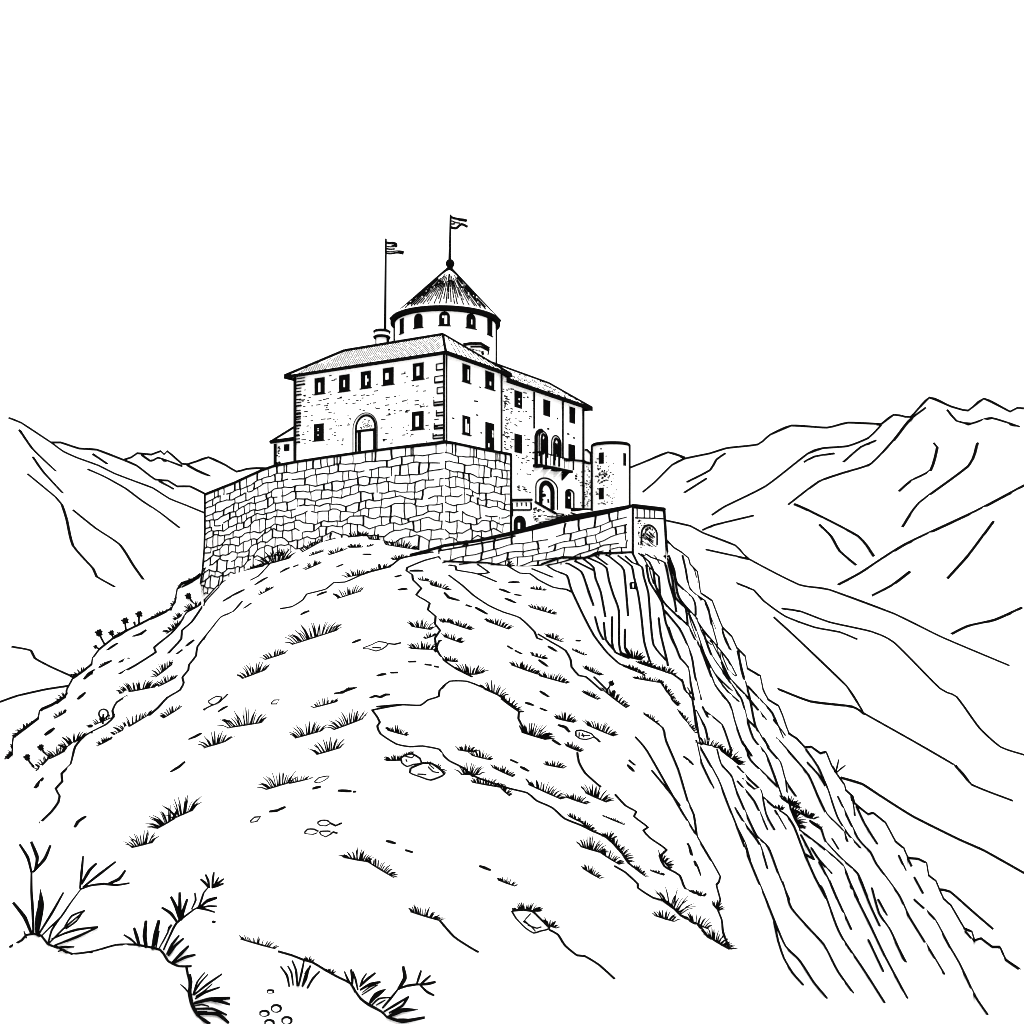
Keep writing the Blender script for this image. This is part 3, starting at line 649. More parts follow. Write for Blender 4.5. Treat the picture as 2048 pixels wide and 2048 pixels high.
# --- flags
def flag(base, top, flag_tail, label, shape, stripes, d):
    b, t = P(*zp('1', *base), d), P(*zp('1', *top), d)
    ob = thing('flagpole', b, label, 'flagpole', 'flagpoles over the castle')
    pm = MB(); pm.tube([b, b.lerp(t, .45), t], [2.4*d/F, 2.0*d/F, 1.7*d/F], 1, 8); pm.ball(t, 2.2*d/F); pm.build('pole', M_STONE, ob)
    fm = MB()
    def wv(p, k=0, o=0): q = P(*zp('1', *p), d); return q+V((0, .16*math.sin((p[0]-b0_)*.05)-o, 0))
    b0_ = top[0]
    up, lo = shape
    N = 10
    def along(poly, t):
        i = t*(len(poly)-1); j = min(int(i), len(poly)-2); f = i-j
        return (poly[j][0]+(poly[j+1][0]-poly[j][0])*f, poly[j][1]+(poly[j+1][1]-poly[j][1])*f)
    fr = []
    for i in range(N+1):
        fr.append([wv(along(up, i/N), i*.6), wv(along(lo, i/N), i*.6)])
    vs = [p+V((0, s, 0)) for s in (-.02, .02) for c in fr for p in c]; m = 2*(N+1)
    fs = []
    for i in range(N):
        fs.append([2*i, 2*i+1, 2*i+3, 2*i+2]); fs.append([m+2*i, m+2*i+2, m+2*i+3, m+2*i+1])
        fs.append([2*i, 2*i+2, m+2*i+2, m+2*i]); fs.append([2*i+1, m+2*i+1, m+2*i+3, 2*i+3])
    fs += [[0, m, m+1, 1], [2*N, 2*N+1, m+2*N+1, m+2*N]]
    fm.add(vs, fs, 0)
    for st, ww in stripes:
        q = [wv(p, 0, .05) for p in spline(st, 4)]; fm.tube(q, ww/2*d/F, 1, 5)
    fm.build('flag', M_CLOTH, ob); return ob
flag((1350,470), (1357,120), 0, 'short pole flying a swallow tailed flag on the tower finial', ([(1362,135),(1420,145),(1485,160)], [(1362,212),(1400,215),(1440,190),(1488,208)]),
     [([(1362,132),(1400,142),(1440,155),(1483,160)],4.5),([(1362,212),(1400,215),(1440,192),(1488,207)],4.5),([(1365,160),(1400,172),(1430,182)],2.6),([(1365,186),(1390,180)],3),([(1420,160),(1476,170)],2),([(1440,190),(1480,206)],4)], 107)
flag((850,1035), (857,305), 0, 'long pole with a torn striped flag beside the round chimney', ([(860,330),(905,332),(940,345),(990,398)], [(860,412),(930,412),(960,420),(992,418)]),
     [([(860,330),(905,330),(938,345),(938,368)],4.5),([(860,358),(930,360)],2.4),([(860,376),(925,380)],3),([(860,396),(960,398)],2),([(860,412),(930,412),(992,416)],3.2),([(950,404),(994,402)],4.5),([(900,348),(930,352)],2)], 101.2)
# --- annex at the far left end
AD = 104.0
annex = thing('annex', P(560,925,AD), 'small lean-to annex with one window tucked behind the main block', 'outbuilding')
ax = Wall([(P(*zp('3',660,0),AD)).to_2d()[:2], (P(*zp('3',880,0),AD-1.6)).to_2d()[:2]])
w = MB(); a = ax.hit(zp('3',657,0)[0], HR); b = ax.hit(zp('3',880,0)[0], HR)
zt = (HR-zp('3',0,320)[1])/F*AD
w.prism([V((a.x,a.y,2)), V((b.x,b.y,2)), V((b.x,b.y,zt)), V((a.x,a.y,zt))], V((1.0,6,0)), 0)
edge(w, (a.x,a.y,5), (a.x,a.y,zt), 6)
for i in range(16):
    p = ax.hit(*zp('3', rnd.uniform(668,690), rnd.uniform(350,495))); w.tube([p*LIFT, p*LIFT+V((.2,0,0))], .06, 1, 4)
w.build('wall', M_LIME, annex)
rf = MB(); e0 = P(*zp('3',622,325),AD-.4); e1 = P(*zp('3',830,296),AD-2.2); r0 = P(*zp('3',815,205),AD+2); r1 = P(*zp('3',880,190),AD+2)
rf.add([e0, e1, r1, r0, e0-V((0,0,.25)), e1-V((0,0,.25)), r1-V((0,0,.4)), r0-V((0,0,.4))], [[0,1,2,3],[7,6,5,4],[0,4,5,1],[3,2,6,7],[0,3,7,4],[1,5,6,2]], 0)
edge(rf, e0, e1, 7); edge(rf, e0, r0, 5); rf.build('roof', M_TILE, annex)
A, B = zp('3',728,342), zp('3',768,395); opening(ax, A[0], B[0], A[1], B[1], annex, sill=False)
# --- long side wing
ZWE, ZWR = 20.85, 24.0
T0, T1 = LV+.02, 30.15
FW = Wall([PL(.02,T0), PL(.02,T1)])
wing = thing('side_wing', v3(PL(4,20), 7.6), 'long lower wing with balcony receding beyond the main block', 'castle building')
w = MB(); extrude_plan(w, [PL(.02,T0), PL(8,T0), PL(8,T1), PL(.02,T1)], 1, ZWE-.05)
edge(w, v3(PL(.02,T1),7.6), v3(PL(.02,T1),ZWE), 5)
for z, (x0, y0), (x1, y1), ww in [('2',(843,520),(845,800),4),('2',(1065,590),(1070,1035),4)]:
    p, q_ = FW.hit(*zp(z,x0,y0)), FW.hit(*zp(z,x1,y1)); q_.x, q_.y = p.x, p.y; edge(w, p, q_, ww)
p, q_ = FW.hit(*zp('2',600,470)), FW.hit(*zp('2',600,940))
wavd = [(680,755,495,660),(905,970,565,720),(1105,1165,620,775),(680,755,830,1000),(840,1095,800,1440)]
for i in range(130):
    x = rnd.uniform(600,665) if i < 65 else rnd.uniform(665,840); y = rnd.uniform(480,960) if i < 65 else rnd.uniform(520,1310)
    if any(a-8 < x < b and c < y < d for a, b, c, d in wavd): continue
    a = zp('2', x, y); l = rnd.choice((2,3,4,6)); w.tube([FW.hit(*a)*LIFT, FW.hit(a[0]+l, a[1]+l*.25)*LIFT], .95*105/F, 1, 4)
for i in range(75):
    x = 1285-abs(rnd.gauss(0,45)); y = rnd.uniform(1090,1400); a = zp('2', x, y); w.tube([FW.hit(*a)*LIFT, FW.hit(a[0]+2, a[1]+.4)*LIFT], .85*114/F, 1, 4)
# lower range that carries on to the turret
lowp = [PL(.02,T1), PL(.02,35.2), PL(4,35.2), PL(4,T1)]
zl = (HR-zp('2',0,1060)[1])/F*116
extrude_plan(w, [PL(.01,T1+.01), PL(.01,36), PL(4,36), PL(4,T1+.01)], 1, zl)
edge(w, FW.hit(*zp('2',1075,1040)), FW.hit(*zp('2',1235,1052)), 4); edge(w, v3(PL(.01,T1),zl), v3(PL(.01,36),zl), 5)
edge(w, FW.hit(*zp('2',1130,1426)), FW.hit(*zp('2',1420,1436)), 6)
for x, y, l in [(1130,1130,10),(1160,1165,14),(1160,1185,12),(1100,840,14),(1145,870,12),(945,800,14),(1020,720,6)]:
    a = zp('2', x, y); w.tube([FW.hit(*a)*LIFT, FW.hit(a[0]+l*S5, a[1]+1)*LIFT], 1.6*112/F, 1, 4)
w.build('wall', M_LIME, wing)
rf = MB()
E = [v3(PL(-.75,LV+.8), ZWE), v3(PL(8.7,LV+.8), ZWE), v3(PL(8.7,T1+.9), ZWE), v3(PL(-.75,T1+.9), ZWE)]
E[0] = v3(PL(-.75,LV+.02), ZWE); E[1] = v3(PL(8.7,LV+.02), ZWE)
R0, R1 = v3(PL(4,LV+.02), ZWR), v3(PL(4,28.1), ZWR)
rf.add(E+[R0,R1], [[0,4,5,3],[1,2,5,4],[2,3,5],[0,1,4],[0,3,2,1]], 0)
strip(rf, E[0]-V((0,0,.1)), E[3]-V((0,0,.1)), .5); strip(rf, E[3]-V((0,0,.1)), E[2]-V((0,0,.1)), .4)
edge(rf, R0, R1, 6); edge(rf, R1, E[3], 6)
nn = (E[3]-E[0]).cross(R0-E[0]).normalized()
if nn.z < 0: nn = -nn
for i in range(190):
    t = rnd.random()**1.3; k = rnd.uniform(.12,.9); p = E[0].lerp(E[3], t*.93+.03).lerp(R0.lerp(R1, t), k)+nn*.02
    w_ = rnd.uniform(.15,.7); rf.tube([p, p+V((AR.x,AR.y,0))*w_+V((0,0,-.1*w_))], .85*108/F, 1, 4)
rf.build('roof', M_TILE, wing)
for x0, x1, y0, y1, pn in [(690,748,508,645,[(.5,.65,.42,.52),(.5,.65,.7,.78)]),(913,965,577,708,[]),(1115,1158,632,763,[]),(690,748,840,993,[]),(1107,1158,920,1043,[])]:
    A, B = zp('2', x0, y0), zp('2', x1, y1); opening(FW, A[0], B[0], A[1]+1, B[1]-1, wing, pane=pn, sill=False)
# balcony with twin arched lights
bal = MB()
n3 = FW.normal(zp('2',960,0)[0])
A, B = FW.hit(zp('2',832,0)[0], HR), FW.hit(zp('2',1088,0)[0], HR); dm = FW.d(zp('2',960,0)[0])
def bz(y): return (HR-zp('2',0,y)[1])/F*dm
bal.prism([V((A.x,A.y,bz(1124))), V((B.x,B.y,bz(1124))), V((B.x,B.y,bz(1102))), V((A.x,A.y,bz(1102)))], n3*1.0, 1)
for k, fx in enumerate((.06, .3, .62, .86)):
    c = A.lerp(B, fx); c = V((c.x, c.y, 0))
    bal.prism([c+V((0,0,bz(1128))), c+n3*.95+V((0,0,bz(1128))), c+V((0,0,bz(1185)))], V((B.x-A.x, B.y-A.y, 0)).normalized()*.28, 1 if k == 3 else 0)
bo = bal.build('balcony', M_STONE, wing)
rl = MB()
def bp(f, y, o=1.05): c = A.lerp(B, f); return V((c.x, c.y, bz(y)))+n3*o
rl.tube([bp(.0,1015), bp(1,1022)], .07); rl.tube([bp(1,1022), bp(1,1022,0)], .1); rl.tube([bp(0,1015), bp(0,1015,0)], .1)
for i in range(8): rl.tube([bp(i/7,1018), bp(i/7,1100)], .035 if i not in (0,7) else .10)
rl.build('railing', M_STONE, bo)
for k, (x0, x1, yt) in enumerate(((878,944,822),(975,1046,855))):
    g = MB(); o, n_ = arch_pts(FW, '2', x0+8, x1-8, yt+28, 1095, yt+75, -.1); g.prism(o, n_*.14, 0)
    arch_line(g, FW, '2', x0, x1, yt, 1020, yt+60, 2.6, .08); arch_line(g, FW, '2', x0+16, x1-16, yt+24, 1090, yt+75, 4.6, .1)
    for j in range(9):
        x = x0+24+rnd.uniform(0, x1-x0-46); y = yt+rnd.uniform(50,90); y2 = y+rnd.uniform(40,110)
        g.tube([FW.hit(*zp('2',x,y))+n_*.08, FW.hit(*zp('2',x,y2))+n_*.08], 3*111/F/2, 1, 4)
    g.build('window', M_LIME, wing)['label'] = 'tall arched balcony light'
tr = MB(); arch_line(tr, FW, '2', 850, 1000, 812, 1100, 860, 1, .02)
tr = MB(); tr.tube([FW.hit(*zp('2',x,y))+n3*.05 for x, y in ((853,1100),(853,860),(862,835),(880,820),(900,818))], 7.5*111/F/2); tr.build('balcony_surround', M_LIME, wing)
# big arched doorway and the small one beside it
g = MB(); o, n_ = arch_pts(FW, '2', 882, 975, 1222, 1430, 1290, -.1); g.prism(o, n_*.14, 0)
arch_line(g, FW, '2', 853, 1020, 1185, 1420, 1260, 3, .06); arch_line(g, FW, '2', 882, 992, 1208, 1425, 1280, 3, .08); arch_line(g, FW, '2', 888, 972, 1225, 1430, 1290, 7, .1)
for x, y, x2, y2, ww in [(885,1320,920,1316,6),(945,1345,948,1375,4),(900,1350,905,1352,4),(905,1285,908,1287,3)]: g.tube([FW.hit(*zp('2',x,y))+n_*.09, FW.hit(*zp('2',x2,y2))+n_*.09], ww*111/F/2)
g.build('door', M_LIME, wing)['label'] = 'broad arched doorway under the balcony'
g = MB(); o, n_ = arch_pts(FW, '2', 1085, 1128, 1280, 1420, 1305, -.1); g.prism(o, n_*.16, 1)
arch_line(g, FW, '2', 1085, 1146, 1275, 1420, 1300, 3.5, .06)
p = FW.hit(*zp('2',1107,1335))+n_*.07; g.box(p, V((.08,.1,0)), n_*.03, V((0,0,.1)), 0)
g.build('door', M_LIME, wing)['label'] = 'narrow dark arched door near the turret'
# --- corner turret
td = 113.0; tcx = (zp('2',1435,0)[0]-CX)/F*td; tr_ = 139*S5*td/F
TU = Wall(ring(64, tcx, td, tr_))
tur = thing('corner_turret', (tcx, td, 7.6), 'squat round flat topped turret at the end of the wing', 'turret')
w = MB(); zt = (HR-zp('2',0,930)[1])/F*td; zb = (HR-zp('2',0,1425)[1])/F*td
extrude_plan(w, ring(48, tcx, td, tr_)[:-1], 1, zt)
w.tube([V((x,y,zt))*LIFT for x, y in ring(40, tcx, td, tr_)], 6*td/F/2)
for x, y in tangent(tcx, td, tr_): edge(w, (x,y,zb-.3), (x,y,zt), 7)
for i in range(120):
    x = 1375+rnd.gauss(0,42); y = 1190+rnd.gauss(0,110)
    if not 1312 < x < 1500 or not 950 < y < 1400 or (1335 < x < 1392 and (975 < y < 1085 or 1245 < y < 1360)): continue
    a = zp('2', x, y); w.tube([TU.hit(*a)*LIFT, TU.hit(a[0]+rnd.choice((1.5,2.5,4)), a[1]+rnd.choice((0,0,1)))*LIFT], .9*td/F, 1, 4)
w.build('wall', M_LIME, tur)
for x0, x1, y0, y1 in [(1345,1383,985,1073),(1531,1553,990,1088),(1345,1383,1257,1348)]:
    A, B = zp('2', x0, y0), zp('2', x1, y1); opening(TU, A[0], B[0], A[1], B[1], tur, sill=False)
lw = MB(); a_, b_ = P(*zp('2',1235,1052),117), P(*zp('2',1282,1052),117); zt = (HR-zp('2',0,965)[1])/F*117
lw.prism([V((a_.x,a_.y,zl-.5)), V((b_.x,b_.y,zl-.5)), V((b_.x,b_.y,zt-.4)), V((b_.x-.5,b_.y,zt)), V((a_.x,a_.y,zt))], V((0,2.5,0)), 0)
lw.tube([V((a_.x,a_.y-.05,zt)), V((b_.x-.5,b_.y-.05,zt)), V((b_.x,b_.y-.05,zt-.5)), V((b_.x,b_.y-.05,zl))], .13)
tag(lw.build('parapet_wall', M_LIME, at=(a_.x,a_.y,zl)), 'short stub of parapet wall between the wing and the round turret', 'wall')
# --- bastion
bast = thing('bastion_wall', (-7,86,2), 'massive curved bastion of irregular stone blocks below the main block', 'wall')
pl = [tuple(p) for p in BAST.p]
zt = [(HR-y)/F*d for x, y, d in BAST_PX]
fl = []                                                            # the left end flares outwards at its foot
def foot_z(x): return -9.0
w = MB()
back = [(p[0]+.6, p[1]+4.5) for p in pl]
vs = []; n = len(pl)
LV_ = [0, .25, .5, .75, .88, 1.0]
def bpt(i, t):
    x, y = pl[i]; z = zt[i]*(1-t)+(-7)*t
    k = max(0, 1-i/4); fl = max(0, t-.25)**2*3.4*k
    return V((x-fl*.85, y-fl*.1, z))
for t in LV_: vs += [bpt(i, t) for i in range(n)]
fs = [[r*n+i, (r+1)*n+i, (r+1)*n+i+1, r*n+i+1] for r in range(len(LV_)-1) for i in range(n-1)]
o_ = len(vs); vs += [V((back[i][0], back[i][1], zt[i])) for i in range(n)]+[V((back[i][0], back[i][1], -7)) for i in range(n)]
fs += [[i, i+1, o_+i+1, o_+i] for i in range(n-1)]+[[o_+i, o_+i+1, o_+n+i+1, o_+n+i] for i in range(n-1)]
R_ = len(LV_)
fs += [[r*n for r in range(R_)]+[o_+n, o_], [r*n+n-1 for r in range(R_-1,-1,-1)]+[o_+n-1, o_+2*n-1]]
w.add(vs, fs, 0)
hsz = [0, 1.0, 1.75, 2.65, 3.35, 4.2, 4.95, 5.65, 6.6, 7.3, 8.2, 8.95, 9.9, 10.7, 11.6, 12.5, 13.4, 14.3]
accp = [0]
for p0, p1 in zip(pl, pl[1:]): accp.append(accp[-1]+math.hypot(p1[0]-p0[0], p1[1]-p0[1]))
sk = [(s_/accp[-1], max(0, 1-i/4)) for i, s_ in enumerate(accp)]
def flare(s, ztop, z):
    t = (ztop-z)/(ztop+7); f_ = max(0, t-.25)**2*3.4*interp(sk, s); return V((-f_*.85, -f_*.1-.05*interp(sk, s), 0))
courses(w, pl, zt, hsz, 2.3, .9, 2.7, .09, 5, flare)
w.tube([V((x, y, z))*LIFT for (x, y), z in zip(pl, zt)], [(3.4 if 9 < i < 13 else 2.7)*p[1]/F for i, p in enumerate(pl)])
edge(w, v3(pl[-1], -1), v3(pl[-1], zt[-1]), 5)
w.tube([bpt(0, t)*LIFT for t in (0,.25,.4,.55,.7,.85,1)], 2.4*112/F)
for x in (436, 470, 568, 573, 668, 674, 744, 751, 822, 826, 905, 911, 948, 953, 992, 1000):
    a = BAST.hit(x, interp([(p[0], p[1]) for p in BAST_PX], x)+1); edge(w, a, a-V((0,0,.95)), 2.4)
w.build('wall', M_STONE, bast)
# --- terrace, steps, courtyard
ter = thing('terrace_wall', P(1040,1060,96), 'low terrace wall with a dark arched opening beside the bastion end', 'wall')
TE = Wall([tuple(P(1014,0,95.6))[:2], tuple(P(1064,0,97.2))[:2], tuple(P(1112,0,101))[:2]])
w = MB(); pts = [TE.hit(x, HR) for x in (1014,1064,1112)]
zz = [(HR-1000)/F*96, (HR-1000)/F*97.2, (HR-1026)/F*101]
vs = []
for p, z in zip(pts, zz): vs += [V((p.x,p.y,1)), V((p.x,p.y,z)), V((p.x-.5,p.y+5,z)), V((p.x-.5,p.y+5,1))]
w.add(vs, [[0,4,5,1],[1,5,6,2],[2,6,7,3],[4,8,9,5],[5,9,10,6],[6,10,11,7],[0,1,2,3],[8,11,10,9]], 0)
edge(w, TE.hit(1018,1000.5), TE.hit(1064,1000), 5.5)
for a, b, ww in [((665,1430),(815,1430),3.4),((820,1370),(822,1428),3.4),((675,1375),(678,1480),2.6),((655,1370),(655,1600),4),((712,1372),(712,1405),2.6),((748,1372),(748,1398),2.6),((782,1370),(784,1402),2.6),((850,1365),(1010,1455),5)]:
    edge(w, TE.hit(*zp('2',*a)), TE.hit(*zp('2',*b)), ww)
for i in range(48):
    x = 835+abs(rnd.gauss(0,45)); y = rnd.uniform(1410,1525)
    if y < 1385+(x-850)*.55+12: continue
    a = zp('2',x,y); w.tube([TE.hit(*a)*LIFT, TE.hit(a[0]+rnd.choice((2,3,5)), a[1]-.3)*LIFT], .8*98/F, 1, 4)
w.build('wall', M_STONE, ter)
A, B = zp('2',684,1472), zp('2',778,1600); opening(TE, A[0], B[0], A[1], B[1], ter, arch=True, pane=[(.33,.5,.45,.8)], sill=False)
st = thing('stone_steps', P(1100,1030,102), 'short flight of stone steps below the arched doorway', 'steps')
sb = MB()
for k in range(6):
    A = P(1090+k*4, 1026+k*3.2, 103.5-k*1.9); B = P(1128+k*9, 1024+k*3.2, 106-k*1.9)
    u = (B-A); u.z = 0; nv = V((u.y,-u.x,0)).normalized()
    sb.prism([V((A.x,A.y,1)), V((B.x,B.y,1)), V((B.x,B.y,A.z)), V((A.x,A.y,A.z))], -nv*3.5, 0)
    edge(sb, A, V((B.x,B.y,A.z)), 1.5 if k else 3)
cy = MB()
fr = [P(880,1112,79.5), P(1000,1090,80.5), P(1140,1060,81.2), P(1262,1030,82)]
mid = [P(1018,1080,92), P(1070,1062,93), P(1160,1036,97), P(1268,1021,100)]
bkp = [P(1018,1062,96), P(1110,1030,104), P(1168,1020.5,113), P(1270,1019,125)]
cy.add(fr+mid+bkp, [[0,1,5,4],[1,2,6,5],[2,3,7,6],[4,5,9,8],[5,6,10,9],[6,7,11,10]], 0)
from mathutils.bvhtree import BVHTree
bv = BVHTree.FromPolygons([tuple(v) for v in cy.v+sb.v], cy.f+[[i+len(cy.v) for i in f] for f in sb.f])
for t in ('850,1490 960,1480 1040,1472 1100,1500','930,1500 1040,1505 1110,1500','960,1440 1060,1440 1110,1490','1100,1440 1180,1465','900,1500 940,1480 1000,1476','880,1525 960,1515','1040,1425 1090,1440 1150,1462','1000,1440 1060,1436 1120,1470','960,1460 1040,1458 1090,1480','1010,1490 1070,1486 1130,1500'):
    run = []
    for x, y in spline(path('2', t), 4):
        h = bv.ray_cast(V((0,0,0)), P(x, y, 1.0).normalized())
        if h[0]: run.append(h[0]*.997)
    if len(run) > 1: (cy if run[0].x < 2 else sb).tube(run, 1.0*95/F)
sb.build('treads', M_STONE, st)
tag(cy.build('courtyard', M_EARTH), 'sloping court between the ramp wall and the wing', 'courtyard', kind='structure')
# --- ramp wall
ramp = thing('ramp_wall', (P(1266,1100,80)), 'sloping ramp wall of rough stone ending in a blunt corner', 'wall')
pl = [tuple(p) for p in RAMP.p]; zt = [(HR-y)/F*d for x, y, d in RAMP_PX]
w = MB()
n = len(pl); bk = [(p[0]-.1, p[1]+1.1) for p in pl]; bk[-2] = (pl[-2][0]-.9, pl[-2][1]+1.2); bk[-1] = (pl[-1][0]-1.1, pl[-1][1]+.4)
def rz(i, z): return V((pl[i][0]+(0 if z > 0 else (.9 if i == n-1 else .15 if i == n-2 else 0)), pl[i][1], z))
vs = [V((x,y,-6)) for x, y in pl]+[V((x,y,z)) for (x,y), z in zip(pl,zt)]+[V((x,y,z)) for (x,y), z in zip(bk,zt)]+[V((x,y,-6)) for x, y in bk]
vs[n-1].x += .75
fs = []
for r in range(3): fs += [[r*n+i, r*n+i+1, (r+1)*n+i+1, (r+1)*n+i] for i in range(n-1)]
fs += [[0,n,2*n,3*n],[n-1,4*n-1,3*n-1,2*n-1]]
w.add(vs, fs, 0)
courses(w, pl[:4], zt[:4], [0,.95,1.6,2.2,2.85,3.4,4.05,4.7,5.4], 2.2, .8, 1.8, .14, 9)
for x in (1640, 1695, 1738, 1775):
    a = RAMP.hit(*zp('2', x, 1420)); edge(w, a, a-V((0,0,.9)), 2.6)
edge(w, RAMP.hit(*zp('2',1625,1490)), RAMP.hit(*zp('2',1840,1497)), 2.6)
for i in range(40):
    x = 1640+abs(rnd.gauss(0,25)); y = rnd.uniform(1500,1730); a = RAMP.hit(*zp('2', x, y)); w.tube([a*LIFT, a*LIFT+V((.1,.06,-.03))], .04, 1, 4)
edge(w, v3(pl[3],0.2), v3(pl[3],zt[3]), 4)
e0 = V((pl[-1][0],pl[-1][1],zt[-1])); e1 = V((pl[-1][0]+.75*(zt[-1]-.5)/(zt[-1]+6),pl[-1][1],.6)); edge(w, e0, e1, 6)
for x, y in [(1000,870),(980,770)]: pass
w.tube([RAMP.hit(*zp('2',x,y))*LIFT for x, y in ((142,1826),(300,1832),(480,1838),(640,1866),(770,1872),(900,1856))], .08)
w.tube([RAMP.hit(*zp('2',x,y))*LIFT for x, y in ((900,1850),(1060,1795),(1230,1800),(1350,1765),(1610,1757))], 4.5*80/F/2)
rwo = w.build('wall', M_STONE, ramp)
cp = MB()
m = [V((x,y,z)) for (x,y), z in zip(pl,zt)]
seg = [P(*zp('2',x,y), RAMP.d(zp('2',x,y)[0])) for x, y in ((-120,1775),(0,1748),(150,1705),(400,1668),(660,1612),(860,1560),(1100,1497),(1350,1452),(1620,1400))]
cp.tube([p+V((0,-.02,0)) for p in seg], [.07,.10,.12,.12,.15,.20,.24,.2,.17], 1, 8)
cp.tube([p+V((0,-.02,0)) for p in (m[3]*LIFT, m[4]*LIFT)], .17, 1, 8)
cp.tube([P(*zp('2',x,y), RAMP.d(max(886,zp('2',x,y)[0]))) for x, y in ((100,1748),(300,1712),(520,1672),(700,1630))], .07)
cp.build('coping', M_STONE, ramp)
ag = MB(); RF = Wall([pl[3], pl[4]])
o, n_ = arch_pts(RF, '2', 1665, 1790, 1545, 1720, 1620, -.1); ag.prism(o, n_*.12, 0)
arch_line(ag, RF, '2', 1668, 1788, 1548, 1700, 1620, 4.2, .06)
for i in range(26):
    x = rnd.uniform(1674,1740); y = rnd.uniform(1585,1690); L_ = rnd.uniform(18,55)
    pts = [(x+L_*t, y+L_*t*.75+3*math.sin(t*3)) for t in (0,.3,.6,1)]
    if pts[-1][0] > 1784: continue
    ag.tube([RF.hit(*zp('2',*p))+n_*.06 for p in pts], .035, 1, 4)
for i in range(16):
    a_ = rnd.uniform(.15, math.pi-.15); x, y = 1728+46*math.cos(a_), 1625-62*math.sin(a_)
    ag.tube([RF.hit(*zp('2',x,y))+n_*.06, RF.hit(*zp('2',x+rnd.uniform(-14,14),y+rnd.uniform(8,30)))+n_*.06], .045, 1, 4)
ag.build('arch', M_STONE, ramp)
ba = thing('bank_terrace', P(830,1100,84), 'x', 'x') if False else None
# ------------------------------------------------------------------ plants and stones on the hill
rnd = random.Random(23)
def tuft(z, x0, y0, x1, y1, h, n, label, lean=0.0, cat='grass tuft', name='grass_tuft', bow=0.0, sp=62, w=2.25, group='grass tufts on the castle hill'):
    n = int(n*1.15+1)
    a, b = zp(z, x0, y0), zp(z, x1, y1); s = ZT[z][2]; h *= s
    base = hill((a[0]+b[0])/2, (a[1]+b[1])/2)
    mb = MB()
    roots = []
    N = 7
    for i in range(N+1):
        t = i/N
        roots.append((a[0]+(b[0]-a[0])*t, a[1]+(b[1]-a[1])*t+bow*s*math.sin(math.pi*t)))
    rp = [hill(x, y) for x, y in roots]
    mb.tube([p*LIFT for p in rp], [(1.0+1.1*math.sin(math.pi*i/N))*p.y/F for i, p in enumerate(rp)])
    for i in range(n):
        t = (i+.5)/n+rnd.uniform(-.4,.4)/n; t = min(1, max(0, t))
        k = t*N; j = min(int(k), N-1); r0 = rp[j].lerp(rp[j+1], k-j)
        ang = math.radians((t-.5)*2*sp+rnd.uniform(-10,10)+lean)
        L = h*(.72+.38*math.sin(math.pi*min(1,max(0,t*.9+.05))))*rnd.uniform(.68,1.15)*r0.y/F
        dy = rnd.uniform(-.5,.5)*L
        tip = r0+V((math.sin(ang)*L, dy, math.cos(ang)*L*.97))
        c = r0.lerp(tip, .5)+V((0, 0, .10*L))
        pts = [r0, r0.lerp(c, .5).lerp(c.lerp(tip,.0), .5), c, c.lerp(tip,.55), tip]
        ww = w*rnd.uniform(.75,1.15)/2*r0.y/F
        mb.tube(pts, [ww*1.1, ww*1.15, ww*1.1, ww*.85, ww*.5], 1, 4)
    o = mb.build(name, M_INK, at=base)
    return tag(o, label, cat, group)
